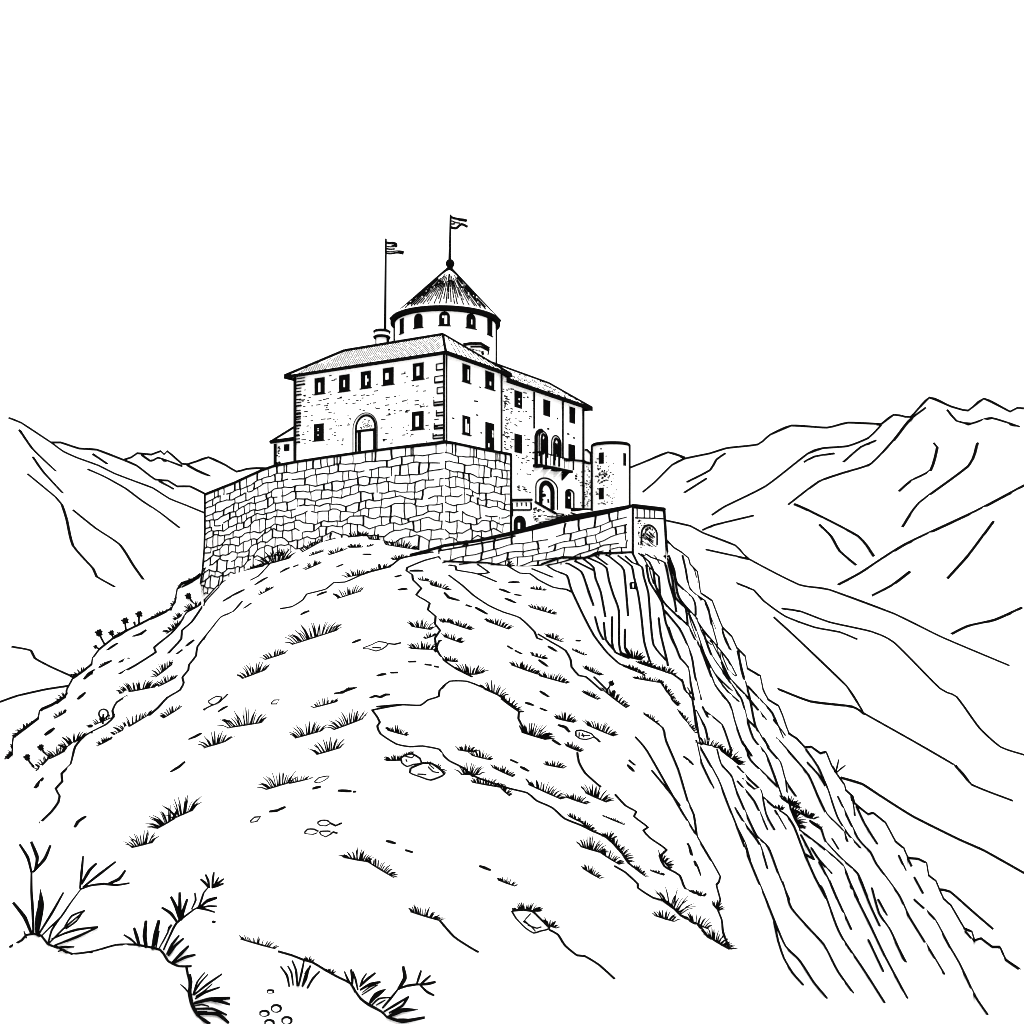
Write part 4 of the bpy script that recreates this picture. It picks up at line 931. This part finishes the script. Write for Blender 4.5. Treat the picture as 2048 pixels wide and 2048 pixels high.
TUFTS = [
 # along the foot of the bastion
 ('3',85,1480,240,1430,90,16,'scrubby bush growing over the flared foot of the bastion',-20),
 ('3',262,1390,340,1335,45,9,'small dense tuft at the bastion foot next to the scrubby bush',-10),
 ('3',575,1275,760,1230,95,18,'thick bush at the bastion foot where the ground starts to rise',-5),
 ('3',760,1172,850,1150,40,9,'low tuft against the bastion just uphill of the thick bush',0),
 ('3',865,1180,1010,1100,50,13,'sloping band of grass climbing along the bastion foot',-10),
 ('3',1010,1100,1130,1070,50,10,'grass band at the bastion foot just short of the hilltop',0),
 ('3',1225,1062,1375,1050,45,13,'grass crest against the bastion at the very top of the hill',0),
 ('3',1380,1078,1540,1088,45,11,'grass against the bastion just past the hilltop crest',10),
 ('3',1515,1122,1740,1158,55,17,'long grass strip against the bastion descending to the ramp end',10),
 # just below the bastion
 ('3',925,1207,1030,1172,30,8,'slanted tuft in the upper row below the bastion, next to the bank',0),
 ('3',1078,1200,1190,1162,42,8,'slanted tuft in the middle of the row under the hilltop crest',0),
 ('3',1228,1142,1330,1140,34,9,'dense dark tuft directly below the hilltop grass crest',0),
 ('3',1370,1135,1415,1122,18,5,'tiny tuft beside the dense dark one below the crest',0),
 ('3',900,1312,1000,1268,48,9,'single tuft on the open bank below the upper row',-5),
 ('3',1215,1372,1360,1342,52,10,'tuft sitting on the bank edge line beneath the hilltop',-5),
 ('3',1410,1325,1550,1292,44,11,'dense tuft on the bank edge line nearer the ramp',0),
 ('3',1572,1238,1665,1215,38,9,'tuft at the upper end of the bank edge line by the ramp',0),
 ('3',540,1507,640,1455,34,9,'small slanted tuft on the pale slope below the thick bush',-5),
 ('3',1140,1537,1320,1480,66,13,'broad tuft below the bank edge line beside two short marks',-5),
 # western flank
 ('4',1420,478,1540,430,48,10,'tuft on the ridge line touching the bastion corner',-25),
 ('4',1350,545,1402,505,36,7,'small tuft on the ridge line one step below the bastion corner',-40),
 ('4',1288,648,1390,575,46,12,'dense tuft on the ridge line where it bends away',-35),
 ('4',1200,985,1330,885,66,13,'upright slanted tuft between the ridge line and the gully line',-15),
 ('4',1222,1058,1355,990,54,11,'slanted tuft on the gully line just below a similar one',-10),
 ('4',922,1112,1192,1062,74,19,'long fringe of grass at the head of the flank trail',-5),
 ('4',690,1372,880,1290,40,12,'grass around the ring shaped flower on the flank trail',-25),
 ('4',880,1432,1150,1275,64,19,'long slanting fringe of grass ending the gully line',-15),
 ('4',752,1518,862,1460,38,10,'small tuft just below the long slanting fringe',-10),
 ('4',1262,1302,1385,1225,54,11,'single tuft on the pale slope beyond the gully line end',-10),
 ('4',275,1710,385,1600,55,10,'grass at the lower end of the flank trail among flowers',-30),
 ('4',380,1615,500,1555,64,11,'grass clump in the middle of the lower flank trail',-20),
 ('4',485,1545,635,1445,74,14,'grass clump at the upper end of the lower flank trail',-15),
 ('4',420,1303,512,1248,34,7,'little tuft between the hill edge and the flank trail',-15),
 ('4',652,1002,730,935,22,7,'flat dark tuft close to the hill edge below the valley line',-10),
 ('4',770,912,860,862,26,7,'low tuft just inside the hill edge under the flower stems',-10),
 ('4',52,1610,112,1450,36,14,'ragged grass fringe at the lowest end of the hill edge',-75),
 ('4',110,1445,240,1345,38,11,'ragged grass fringe on the hill edge above the lowest end',-45),
 ('4',440,1190,525,1110,40,8,'grass on the hill edge just under the valley line',-50),
 ('4',565,990,660,905,38,9,'grass on the hill edge where the valley line meets it',-35),
 ('4',1320,470,1365,380,30,7,'grass on the hill edge at its step near the bastion',-60),
 ('4',1165,540,1290,480,34,12,'rough fringe on the hill edge between the tall flowers and the step',-30),
 ('4',880,690,980,630,30,9,'rough fringe on the hill edge at the foot of the tall flowers',-30),
 ('4',1380,300,1540,215,34,13,'rough fringe on the hill edge right beside the bastion',-20),
 ('3',250,1400,330,1345,40,9,'short grass along the bastion foot above the scrubby bush',-20),
 ('3',335,1340,570,1285,30,18,'low rough grass along the bastion foot before the thick bush',-10),
 ('3',690,1215,770,1165,50,9,'upright grass behind the thick bush at the bastion foot',0),
 # middle slope
 ('b3',712,502,1050,395,110,24,'large feathery fan of grass in the middle of the slope',-12,None,0),
 ('b3',500,618,655,570,55,12,'narrow tuft just below the large feathery fan',-5),
 ('b3',328,765,500,700,86,16,'bushy tuft two below the large feathery fan',-10),
 ('b3',215,1145,475,1105,115,19,'wide open fan of grass below the flat angular stone',-8),
 ('b3',38,1297,200,1250,90,14,'crisp small tuft below the wide open fan of grass',-8),
 ('b3',875,990,1050,945,50,11,'slim slanted tuft above the clearing corner clump',-5),
 ('b3',1095,875,1200,838,30,7,'flattened tuft with a trailing mark, above the clearing',0),
 ('b3',1035,1160,1260,1075,95,18,'grass clump pointing into the corner of the bare clearing',-12),
 ('b3',735,1225,935,1170,92,16,'leafy tuft next to the clearing corner clump',-8),
 ('b3',900,1352,1080,1300,98,14,'loose star shaped tuft below the leafy tuft',-8),
 ('b3',510,1622,700,1565,115,15,'large tuft with a trailing tail above the loose pebbles',-12),
 ('b3',690,1575,840,1540,50,8,'trailing tail of grass beside the large pebble slope tuft',5),
 ('b3',1455,1165,1600,1205,50,12,'dark wedge of grass inside the bare clearing',5),
 ('b3',1448,1398,1560,1395,50,11,'tuft touching the upper of the two boulders',-8),
 ('b1',1215,378,1350,300,120,15,'big ragged tuft on the lowest western slope, downhill half',-28),
 ('b1',1340,300,1490,235,140,13,'big ragged tuft on the lowest western slope, uphill half with tall blades',2),
 ('b1',1018,525,1175,485,105,14,'fan shaped tuft just below the big ragged tuft',-6),
 # the winding path and east slope
 ('b4',152,312,225,322,34,7,'first tuft at the bend of the winding path under the ramp',15),
 ('b4',235,348,368,388,44,12,'darker tuft just after the first one at the path bend',15),
 ('b4',95,672,235,695,72,12,'loose tuft on the near side of the winding path',5),
 ('b4',195,765,260,742,40,8,'small scribbled tuft touching the winding path',0),
 ('b4',88,842,262,850,62,13,'spread tuft beside the dark knot on the winding path',0),
 ('b4',275,870,300,775,34,13,'dark knot of grass on the winding path line',15),
 ('b4',315,632,385,640,40,9,'dark upright tuft across the winding path, upper one',5),
 ('b4',392,645,550,698,46,14,'shaggy tuft with a tail next to the dark upright tuft',15),
 ('b4',680,632,840,692,55,15,'shaggy tuft under the long track line east of the path',10),
 ('b4',340,748,475,798,48,12,'shaggy tuft midway down the winding path',10),
 ('b4',335,930,435,945,38,11,'low tuft on the winding path shortly before its end',5),
 ('b4',455,1000,640,1025,74,15,'bowl shaped tuft at the lower end of the winding path',5,None,28),
 ('b4',1020,380,1120,392,30,9,'flat dark tuft at the top of the east slope near the cliff',10),
 ('b4',1008,522,1195,577,45,15,'shaggy tuft at the top of the east slope above the track',10),
 ('b4',1130,745,1250,788,42,12,'dense tuft just beyond the kink in the track line',10),
 ('b4',1020,892,1120,922,40,10,'small dense tuft under the kink in the track line',10),
 ('b4',862,968,1062,1040,52,17,'long grassy strip below the small dense tuft, uphill half',12),
 ('b4',1078,1052,1290,1110,52,16,'long grassy strip continuing the first one downhill',12),
 ('b4',1335,850,1430,892,24,8,'flat dark tuft between the track line and the rock cliff',12),
 ('b4',1425,992,1545,1048,44,12,'spiky tuft beside the track line with two square ends',18),
 ('b4',1418,1180,1530,1235,40,11,'blunt tuft below the track line near its flower',12),
 ('b4',1575,1165,1750,1300,52,18,'ragged grass strip ending the track line under its flower',20),
 ('b4',655,1155,790,1215,85,11,'tall rays of grass on the rim of the bare clearing',5),
 ('b4',780,1230,925,1335,52,13,'broken grass down the rim of the bare clearing',30),
 ('b4',945,1490,1125,1545,100,22,'big leaning sheaf at the lower end of the clearing rim',25),
 ('b4',1210,1382,1345,1412,62,13,'cup shaped tuft on the slope beside two dark dashes',8),
 ('b4',1450,1432,1650,1518,70,17,'long tailed tuft above the banded stone',14),
 ('b4',1285,1592,1395,1638,44,11,'dark tuft where a crooked line starts below the banded stone',10),
 ('b4',450,1625,570,1642,50,11,'tuft on the line below the clearing, first of a touching pair',5),
 ('b4',560,1668,700,1702,55,12,'tuft on the line below the clearing, second of a touching pair',8),
 ('b4',722,1762,872,1832,45,13,'slanted tuft between the touching pair and the long fringe',14),
 ('b4',1120,1738,1265,1765,50,12,'neat short tuft in the open below the cup shaped tuft',8),
 ('b4',470,1815,610,1815,88,12,'burst of grass where the boulder line begins',5),
 ('b5',145,532,330,565,45,20,'dense fringe of grass along the boulder line',15),
 ('b5',320,560,385,620,40,9,'end of the dense fringe dropping below the boulder line',25),
 ('b5',505,545,715,640,62,19,'long feathered tuft above the boulder line, middle slope',14),
 ('b5',752,628,880,672,42,15,'compact comb of grass below the long feathered tuft',18),
 ('b5',875,600,1008,660,75,16,'triangular tuft hanging from the crooked line',15),
 ('b5',765,748,850,790,30,8,'loose scribbled grass on the boulder line',10),
 ('b5',840,785,925,845,34,9,'tight grass knot on the boulder line after the loose scribble',20),
 ('b5',982,745,1125,805,18,10,'flat dark streak of grass between two crooked lines',12),
 ('b5',988,880,1050,895,42,8,'stubby tuft on the boulder line in its lower course',10),
 ('b5',1030,905,1160,1045,50,17,'comb of grass leaning downhill along the boulder line',40),
 ('b5',842,945,975,985,78,16,'feathery sheaf above the lowest bank, taller half',15),
 ('b5',970,985,1090,1060,52,12,'feathery sheaf above the lowest bank, lower half',20),
 ('b5',856,1085,965,1150,45,11,'dark slanted tuft under the feathery sheaf',15),
 ('b5',1172,1070,1260,1138,30,10,'narrow dark tuft at the very end of the boulder line',25),
 ('b5',1292,1100,1378,1130,18,10,'solid dark blot of grass near the crooked line',10),
 ('b5',1345,1000,1420,1088,44,12,'teeth of grass on the crooked line',45),
 ('b5',1558,1242,1640,1265,30,11,'dense blot of grass ending the crooked line',8),
 ('b5',1370,1295,1490,1380,110,14,'tall spreading rays of grass on the lowest bank',10),
 ('b5',1320,1390,1445,1428,55,13,'dark comb of grass just below the tall spreading rays',10),
 ('b5',1530,1415,1660,1475,62,12,'grass rays on the lowest bank after the tall ones',12),
 ('b5',1645,1515,1800,1605,64,19,'dense tip of grass at the lowest corner of the bank',25),
 ('b5',1700,1330,1730,1360,50,10,'spray of grass on the cliff side edge above the bank tip',25),
 ('b5',310,1160,418,1200,30,9,'short isolated tuft above the tufted rock',5),
 ('b2',885,600,1070,635,75,16,'leading half of the long crested strip near the pebbles',-5),
 ('b2',1060,630,1265,755,62,16,'trailing half of the long crested strip near the pebbles',28),
 ('b2',1395,1020,1620,1088,68,17,'plumed strip of grass at the start of a plain line',14),
 ('b2',82,1230,350,1305,52,12,'low strip of grass uphill of the large bladed clump',8),
 ('b2',555,1390,645,1405,34,7,'tiny stubble on the nearest ground line above the bladed clump',0),
 ('b2',735,1475,800,1495,34,7,'tiny stubble on the nearest ground line past the bladed clump',0),
 ('2',500,1835,660,1868,62,16,'scribbled bush at the foot of the ramp wall near its low end',5),
 # cliff foot and cliff ledges
 ('c1',715,1610,905,1690,48,15,'grass on the cliff foot line beneath the hanging bush',8),
 ('c1',745,1520,870,1550,100,14,'hanging bush with tall blades at the base of the rock face',0),
 ('c1',860,1580,1010,1630,55,14,'grass at the base of the rock face, next to the hanging bush',8),
 ('c1',1010,1630,1195,1690,58,17,'grass at the base of the rock face, by the outer rib',8),
 ('c1',815,1725,1080,1770,46,19,'curved fringe below the rock base starting the cliff rim',5),
 ('c1',1075,1775,1190,1930,46,13,'fringe falling along the cliff rim below the curved one',30),
 ('c2',355,375,410,435,40,8,'small tuft on the cliff rim below its falling fringe',30),
 ('c2',415,475,540,640,36,14,'scribbled weeds on the cliff rim above the ledge',30),
 ('c2',545,715,735,760,60,15,'weeds on the first cliff ledge at the rim',5),
 ('c2',735,775,880,890,70,20,'spiky bush at the end of the first cliff ledge',25),
 ('c2',1205,1150,1330,1225,60,18,'scribbled weeds at the top of the second cliff ledge',15),
 ('c2',1275,1225,1350,1385,70,20,'shaggy weeds hanging down the second cliff ledge',55),
 ('c2',1345,1265,1460,1310,60,14,'upright weeds beside the shaggy ones on the second ledge',10),
 ('c2',1440,1340,1525,1395,30,8,'thin weeds ending the second cliff ledge',10),
 ('c2',1150,1215,1222,1235,34,8,'little weeds in the crack before the second ledge',0),
 ('c2',155,500,255,575,34,9,'small slanted tuft beginning the dry gully by the cliff',15),
]
for T in TUFTS:
    z, x0, y0, x1, y1, h, n, label = T[:8]
    lean = T[8] if len(T) > 8 else 0; bow = T[10] if len(T) > 10 else 0
    tuft(z, x0, y0, x1, y1, h, n, label, lean, bow=bow)
# two bare blades on the cliff silhouette and the large bladed clump in front
def strokes_plant(z, root, label, name, cat, parts, w=4.4, depth=None, spread=.35, group=None):
    """parts: {part name: [(points, width, closed)]}; every stroke is a round tapering blade with its own reach in depth"""
    r = zp(z, *root); b = hill(*r)
    d0 = depth or b.y
    ob = thing(name, b, label, cat, group)
    for pn, ss in parts:
        mb = MB()
        for s in ss:
            pts = spline(path(z, s[0]), 5); ww = s[1] if len(s) > 1 else w
            k = rnd.uniform(-spread, spread); n = len(pts); q = []
            for i, (x, y) in enumerate(pts):
                t = i/max(1, n-1)
                hx = d0+k*math.sin(t*1.57)
                q.append(P(x, y, min(hx, hill_d(x, y)*.992) if y > interp(TT, x)+2 else hx))
            lens = len(s) > 2 and s[2]
            if lens == 'blade':     # a flat spindle shaped leaf: wide in the middle
                mb.tube(q, [ww/2*p.y/F*max(.18, math.sin(math.pi*min(1, .12+.88*i/(n-1)))**.8) for i, p in enumerate(q)], 1, 6)
            else:
                mb.tube(q, [ww/2*p.y/F*(1-.3*abs(2*i/(n-1)-1)) for i, p in enumerate(q)], 1, 6)
        mb.build(pn, M_INK, ob)
    return ob
strokes_plant('c2', (1632,960), 'two bare blades sprouting from the outer cliff edge', 'grass_tuft', 'grass tuft', [('blades', [('1628,950 1640,900 1652,845',3.4),('1632,950 1665,920 1705,890',3.4),('1610,900 1628,950 1650,975',4)])], spread=.4)
strokes_plant('b2', (530,1600), 'large clump of six broad blades beside the loose pebbles', 'bladed_plant', 'plant', [('blades', [('458,1597 440,1510 390,1440',4.6),('488,1585 475,1490 445,1435',4.2),('520,1590 510,1470 480,1395',5),('530,1590 555,1480 572,1395',4.6),('560,1592 590,1500 622,1435',5.5),('565,1590 590,1540 608,1475',3.4),('575,1500 600,1460 620,1440',3),('598,1607 640,1535 692,1480',5.2)])])
strokes_plant('b1', (300,1240), 'tallest foreground shrub with two forked stems at the hill foot', 'wild_shrub', 'shrub', [
 ('stem', [('258,1195 252,1000 243,860 243,720',4.8),('325,1200 395,1130 470,1060 545,950 620,850',4.2),('370,1270 400,1160 470,1060',4),('620,845 700,815 800,803 900,812 1000,797',4.8)]),
 ('leaves', [('245,722 215,600 150,495',5),('272,690 288,600 240,475',6),('258,710 345,610 390,505',6),('242,1185 190,1060 100,945',6),('285,1185 300,1060 318,960 312,845',11,'blade'),('283,1170 295,1050 297,930',4),('318,1080 332,980',4),
  ('300,1190 400,1030 490,870',5),('618,840 630,720 642,588',5),('630,805 690,700 745,645',6),('640,830 740,750 893,632',5.5),('840,800 920,765 968,700',6),
  ('375,1265 500,1140 655,1010',4),('500,1130 555,1050 655,1008',4),('510,1150 590,1090 640,1020',4),('400,1230 500,1185 600,1155 755,1135',5),('430,1275 600,1210 755,1137',5),('430,1295 500,1290 572,1290',4),('450,1325 490,1310 520,1330',4),('185,1170 205,1220',3)])], spread=.5)
strokes_plant('b1', (1270,1320), 'middle foreground shrub with a bent stem and whorls of leaves', 'wild_shrub', 'shrub', [
 ('stem', [('1230,1300 1270,1230 1310,1150 1330,1120',3.4),('1265,1310 1310,1210 1365,1105 1500,1000',4.6),('1500,1000 1535,980 1555,930 1575,870 1610,830',4.2)]),
 ('leaves', [('1060,1275 1010,1230 955,1195',4.4),('1078,1280 1060,1220 1035,1140',6),('1130,1290 1118,1200 1128,1090',8),('1180,1300 1200,1200 1228,1085',8),('1205,1300 1215,1230 1230,1165',4),
  ('1370,1100 1320,1030 1250,985',5.5),('1388,1080 1360,980 1320,900',6),('1392,1080 1390,970 1388,868',6),('1402,1080 1420,1000 1447,922',6),('1480,1000 1512,930 1505,870',4),
  ('1545,985 1600,935 1675,910',6.5),('1560,985 1610,975 1675,975',4),('1520,990 1590,1000 1660,1022',4.4),('1610,830 1585,795 1548,765',5),('1618,830 1610,780 1588,730',4.6),('1640,830 1645,770 1653,712',5),('1650,825 1690,752',4),('1655,820 1728,765',5),('1640,832 1728,800',5),
  ('1290,1345 1330,1270 1385,1200',5),('1303,1352 1350,1285 1418,1225',6),('1335,1408 1400,1340 1455,1285',6),('1350,1412 1430,1370 1512,1350',6),('1295,1190 1305,1140 1325,1115',4)])], spread=.5)
strokes_plant('b1', (1480,1700), 'nearest foreground shrub with long blades fanning sideways', 'wild_shrub', 'shrub', [
 ('stem', [('1465,1500 1475,1560 1465,1640 1480,1720 1500,1770 1530,1820',7)]),
 ('leaves', [('1462,1650 1430,1610 1395,1580',3),('1490,1665 1525,1560 1582,1488',4),('1500,1645 1545,1570 1605,1503',4),('1500,1660 1600,1580 1715,1500',5),('1515,1670 1580,1630 1640,1575',3.4),('1510,1690 1590,1640 1697,1602',5),('1500,1725 1620,1695 1775,1685',7.5),('1620,1700 1690,1708 1775,1735',6),('1505,1745 1560,1735 1615,1750',3.4),('1505,1770 1640,1768 1750,1815',5),('1520,1790 1600,1790',3.4),('1530,1805 1680,1808 1765,1875',6.5),('1540,1830 1620,1885',6)])], spread=.6)
strokes_plant('b2', (1120,1750), 'foreground shrub with one forked bare twig at the end of the ground line', 'wild_shrub', 'shrub', [
 ('stem', [('1180,1760 1240,1690 1300,1615',5),('1300,1615 1370,1590 1440,1580 1485,1580',5),('960,1620 1010,1690 1070,1735 1170,1790 1215,1835',5)]),
 ('leaves', [('930,1572 905,1530 885,1480',4),('945,1575 945,1520 935,1465',6),('988,1620 970,1540 950,1480',4.4),('1003,1600 1025,1540 1055,1495',4),('1010,1590 1060,1540 1125,1490',5.5),('1010,1620 1080,1580 1165,1560',6),('1020,1660 1090,1615 1145,1582',3.4),('1025,1640 1080,1600 1130,1580',3),('1080,1725 1120,1670 1205,1615',9,'blade'),('1090,1745 1150,1690 1235,1680',4),('1130,1740 1200,1700',3.4),
  ('1302,1615 1352,1530 1337,1440',7.5),('1442,1580 1478,1470',5),('1470,1580 1550,1510',5),('1480,1580 1530,1575 1590,1560',6),('1470,1585 1520,1635 1577,1665',5),('1190,1790 1290,1730 1380,1675',5),('1230,1800 1330,1745 1380,1675',5),('1220,1832 1330,1780 1455,1775',8,'blade'),('1210,1830 1330,1865 1505,1835',7),('1300,1850 1400,1855',5)])], spread=.6)
# flowers on bare stems
def flower(z, root, top, r, label, ring=False):
    a, b = zp(z, *root), zp(z, *top); p = hill(*a); d = p.y; s = ZT[z][2]
    t = P(b[0], b[1], d-.1)
    ob = thing('wild_flower', p, label, 'flower', 'round headed flowers on stems')
    m = MB(); m.tube([p, p.lerp(t, .5)+V((0,-.04,0)), t], 3.4/2*d/F, 1, 6); m.build('stem', M_INK, ob)
    h = MB(); R = r*s*d/F
    h.ball(t, R*.72, 0, 12, 8)
    if ring: h = MB(); h.tube([t+V((R*math.cos(q_*.3927), 0, R*math.sin(q_*.3927))) for q_ in range(17)], 3.2/2*d/F, 1, 6)
    for i in range(0 if ring else 11):                                            # a head of dark petals round a pale heart
        a_ = 2.399*i; zz = 1-2*(i+.5)/11; q = (1-zz*zz)**.5
        if -zz > -.2 and q*math.sin(a_) < -.75: continue
        h.ball(t+V((q*math.cos(a_), q*math.sin(a_), zz))*R*.74, R*.30, 1, 7, 5)
    h.build('head', M_INK, ob); return ob
for a in [('4',(1075,582),(1075,497),30,'tall round flower nearest the bastion on the hill edge'),('4',(975,628),(967,548),31,'tall round flower second along the hill edge from the bastion'),
          ('4',(812,722),(764,640),32,'leaning round flower lowest of the tall ones on the hill edge'),('4',(880,685),(860,640),24,'short round flower between the leaning one and the tall ones'),
          ('4',(1050,590),(1038,562),13,'tiny bud beside the tall flower nearest the bastion'),('4',(772,765),(738,748),18,'tiny bud below the leaning flower on the hill edge'),
          ('4',(375,1600),(314,1525),27,'drooping flower above the lower flank trail clump'),('4',(262,1675),(208,1602),28,'leaning flower at the low end of the flank trail, upper one'),
          ('4',(262,1680),(168,1678),24,'flower lying sideways at the low end of the flank trail'),('4',(1500,420),(1455,355),28,'curled flower leaning out beside the bastion corner'),
          ('4',(795,1345),(800,1266),36,'single ring shaped flower on the flank trail',True),('b4',(1600,1160),(1634,1107),26,'stout double flower at the end of the east track line'),('b4',(1645,1205),(1652,1172),16,'small hooped flower under the stout double flower')]: flower(*a)
# stones: low lens shaped bodies with a dark rim
def stone(z, poly, label, marks=(), name='stone', group='stones on the castle hill', w=3.6, bulge=.35, tail=None):
    pts = path(z, poly); cx = sum(p[0] for p in pts)/len(pts); yb = max(p[1] for p in pts)
    b = hill(cx, yb); d = b.y*.985
    q = spline(pts+[pts[0]], 6)[:-1]
    rim = [P(x, y, d) for x, y in q]; n = len(rim)
    c = sum(rim, V((0,0,0)))/n
    wd = max((p-c).length for p in rim)
    mb = MB()
    f1 = [c.lerp(p, .6)+V((0,-wd*bulge,0)) for p in rim]; f2 = [c.lerp(p, .6)+V((0,wd*bulge,0)) for p in rim]
    vs = rim+f1+f2+[c+V((0,-wd*bulge*1.2,0)), c+V((0,wd*bulge*1.2,0))]
    fs = []
    for i in range(n):
        j = (i+1) % n
        fs += [[i,j,n+j,n+i],[n+i,n+j,3*n],[j,i,2*n+i,2*n+j],[2*n+j,2*n+i,3*n+1]]
    mb.add(vs, fs, 0, True)
    mb.tube(rim+[rim[0]], w/2*d/F, 1, 6)
    for m in marks: mb.tube([P(x, y, d-wd*bulge*1.25) for x, y in spline(path(z, m), 5)], 2.6/2*d/F, 1, 5)
    if tail: mb.tube([hill(x, y)*LIFT for x, y in spline(path(z, tail), 5)], w/2*d/F, 1, 5)
    return tag(mb.build(name, M_STONE, at=b), label, 'stone', group)
stone('b3','1260,528 1330,502 1380,478 1455,492 1410,530 1360,545 1300,528','flat stone with drawn out ends above the bare clearing',('1330,520 1400,525',))
stone('b3','65,938 100,915 130,900 170,905 150,935 110,960 80,955','flat angular stone above the wide open fan of grass')
stone('b3','1555,1375 1590,1352 1640,1345 1700,1380 1712,1412 1650,1420 1600,1438 1560,1410','upper boulder of the touching pair under the clearing',('1590,1385 1600,1405','1580,1360 1640,1372 1660,1352'),'boulder',w=4.4)
stone('b3','1630,1455 1720,1418 1790,1420 1840,1452 1888,1500 1785,1542 1700,1515 1622,1487','lower boulder of the touching pair under the clearing',('1760,1440 1800,1480 1850,1490','1680,1500 1750,1505','1770,1425 1810,1460'),'boulder',w=5)
stone('b3','550,955 575,930 612,925 590,955','small lone stone between the wide fan and the clearing',w=3.6)
stone('b3','885,1560 920,1530 1000,1515 960,1545 915,1565','slender stone beside the large tuft with a tail',w=3.4)
stone('b3','390,1868 425,1835 468,1828 440,1860','small oval stone farthest down the pebble slope',w=4.4)
stone('b3','908,1876 935,1860 985,1860 1010,1878 975,1896 930,1894','upper stone of the loose group of three, with a tail',w=4)
stone('b2','575,408 600,382 650,382 685,398 640,416','flat stone of the loose group of three, without a tail',w=4)
stone('b2','693,400 725,398 775,398 780,415 740,436 705,420','lower stone of the loose group of three, with a short tail',w=4)
stone('b4','1358,1475 1400,1472 1480,1500 1500,1520 1440,1538 1390,1532 1360,1510','banded stone with a tail below the long tailed tuft',('1385,1485 1385,1520','1400,1510 1470,1510','1410,1490 1420,1525'),w=4)
stone('b5','400,1357 470,1352 530,1362 585,1415 640,1468 580,1485 540,1497 485,1462 425,1400','large angular rock with grass growing on its top',('520,1375 480,1420 500,1440','500,1450 560,1470 590,1460','470,1425 520,1455 550,1490','540,1370 590,1420 630,1462'),'boulder',w=5)
tuft('b5',415,1358,575,1362,52,15,'grass growing along the top edge of the large angular rock',5)
tuft('b5',600,1440,685,1470,44,10,'grass at the lower corner of the large angular rock',15)
tuft('b3',1565,1375,1640,1345,36,9,'short grass on top of the upper boulder',-5)
tuft('b3',1770,1425,1885,1495,40,12,'short grass over the shoulder of the lower boulder',20)
for z, cx, cy, rx, ry, lb in [('b2',358,1765,36,25,'topmost pebble of the foreground cluster at the bottom edge'),('b2',267,1803,33,18,'pebble on the near side of the foreground cluster'),('b2',440,1858,36,25,'pebble nearest the foreground shrub in the bottom cluster'),('b2',306,1876,33,20,'lowest pebble of the foreground cluster, cut by the edge'),('b2',313,1634,25,7,'dark flat pebble between the bladed clump and the cluster')]:
    stone(z, ' '.join('%d,%d' % (cx+rx*math.cos(6.283*i/9), cy+ry*math.sin(6.283*i/9)) for i in range(9)), lb, (), 'pebble', w=5, bulge=.6)
# ------------------------------------------------------------------ camera, sky and sun
cam = bpy.data.cameras.new('camera'); co = bpy.data.objects.new('camera', cam); COL.objects.link(co)
co.location = (0,0,0); co.rotation_euler = (math.radians(90), 0, 0)
cam.sensor_width = 36; cam.lens = F/2048*36; cam.shift_y = (HR-1024)/2048
cam.clip_start = .1; cam.clip_end = 20000
SC.camera = co
wd = bpy.data.worlds.new('World'); SC.world = wd; wd.use_nodes = True
nt = wd.node_tree; bg = nt.nodes['Background']
sky = nt.nodes.new('ShaderNodeTexSky'); sky.sky_type = 'NISHITA'; sky.sun_disc = False
EL, AZM = math.radians(45), math.radians(163)
sky.sun_elevation = EL; sky.sun_rotation = AZM; sky.dust_density = 4; sky.air_density = 1.0; sky.ozone_density = 1
# an even white overcast veils the sky almost completely
mx = nt.nodes.new('ShaderNodeMix'); mx.data_type = 'RGBA'; mx.inputs['Factor'].default_value = .94
mx.inputs['B'].default_value = (7.0, 7.0, 7.0, 1)
nt.links.new(sky.outputs['Color'], mx.inputs['A']); nt.links.new(mx.outputs['Result'], bg.inputs['Color']); bg.inputs['Strength'].default_value = .15
sl = bpy.data.lights.new('sun', 'SUN'); sl.energy = 1.5; sl.angle = math.radians(30); sl.color = (1,.97,.92)
so = bpy.data.objects.new('sun', sl); COL.objects.link(so)
# sky sun_rotation runs clockwise from +Y
sd = V((math.sin(AZM)*math.cos(EL), math.cos(AZM)*math.cos(EL), math.sin(EL)))
so.rotation_euler = (-sd).to_track_quat('-Z', 'Y').to_euler()
EXPO = 0.75
SC.view_settings.view_transform = 'Standard'; SC.view_settings.look = 'None'
SC.view_settings.exposure = EXPO; SC.view_settings.gamma = 1
SC.cycles.pixel_filter_type = 'BLACKMAN_HARRIS'; SC.cycles.filter_width = 1.0
SC.cycles.max_bounces = 8; SC.cycles.diffuse_bounces = 8
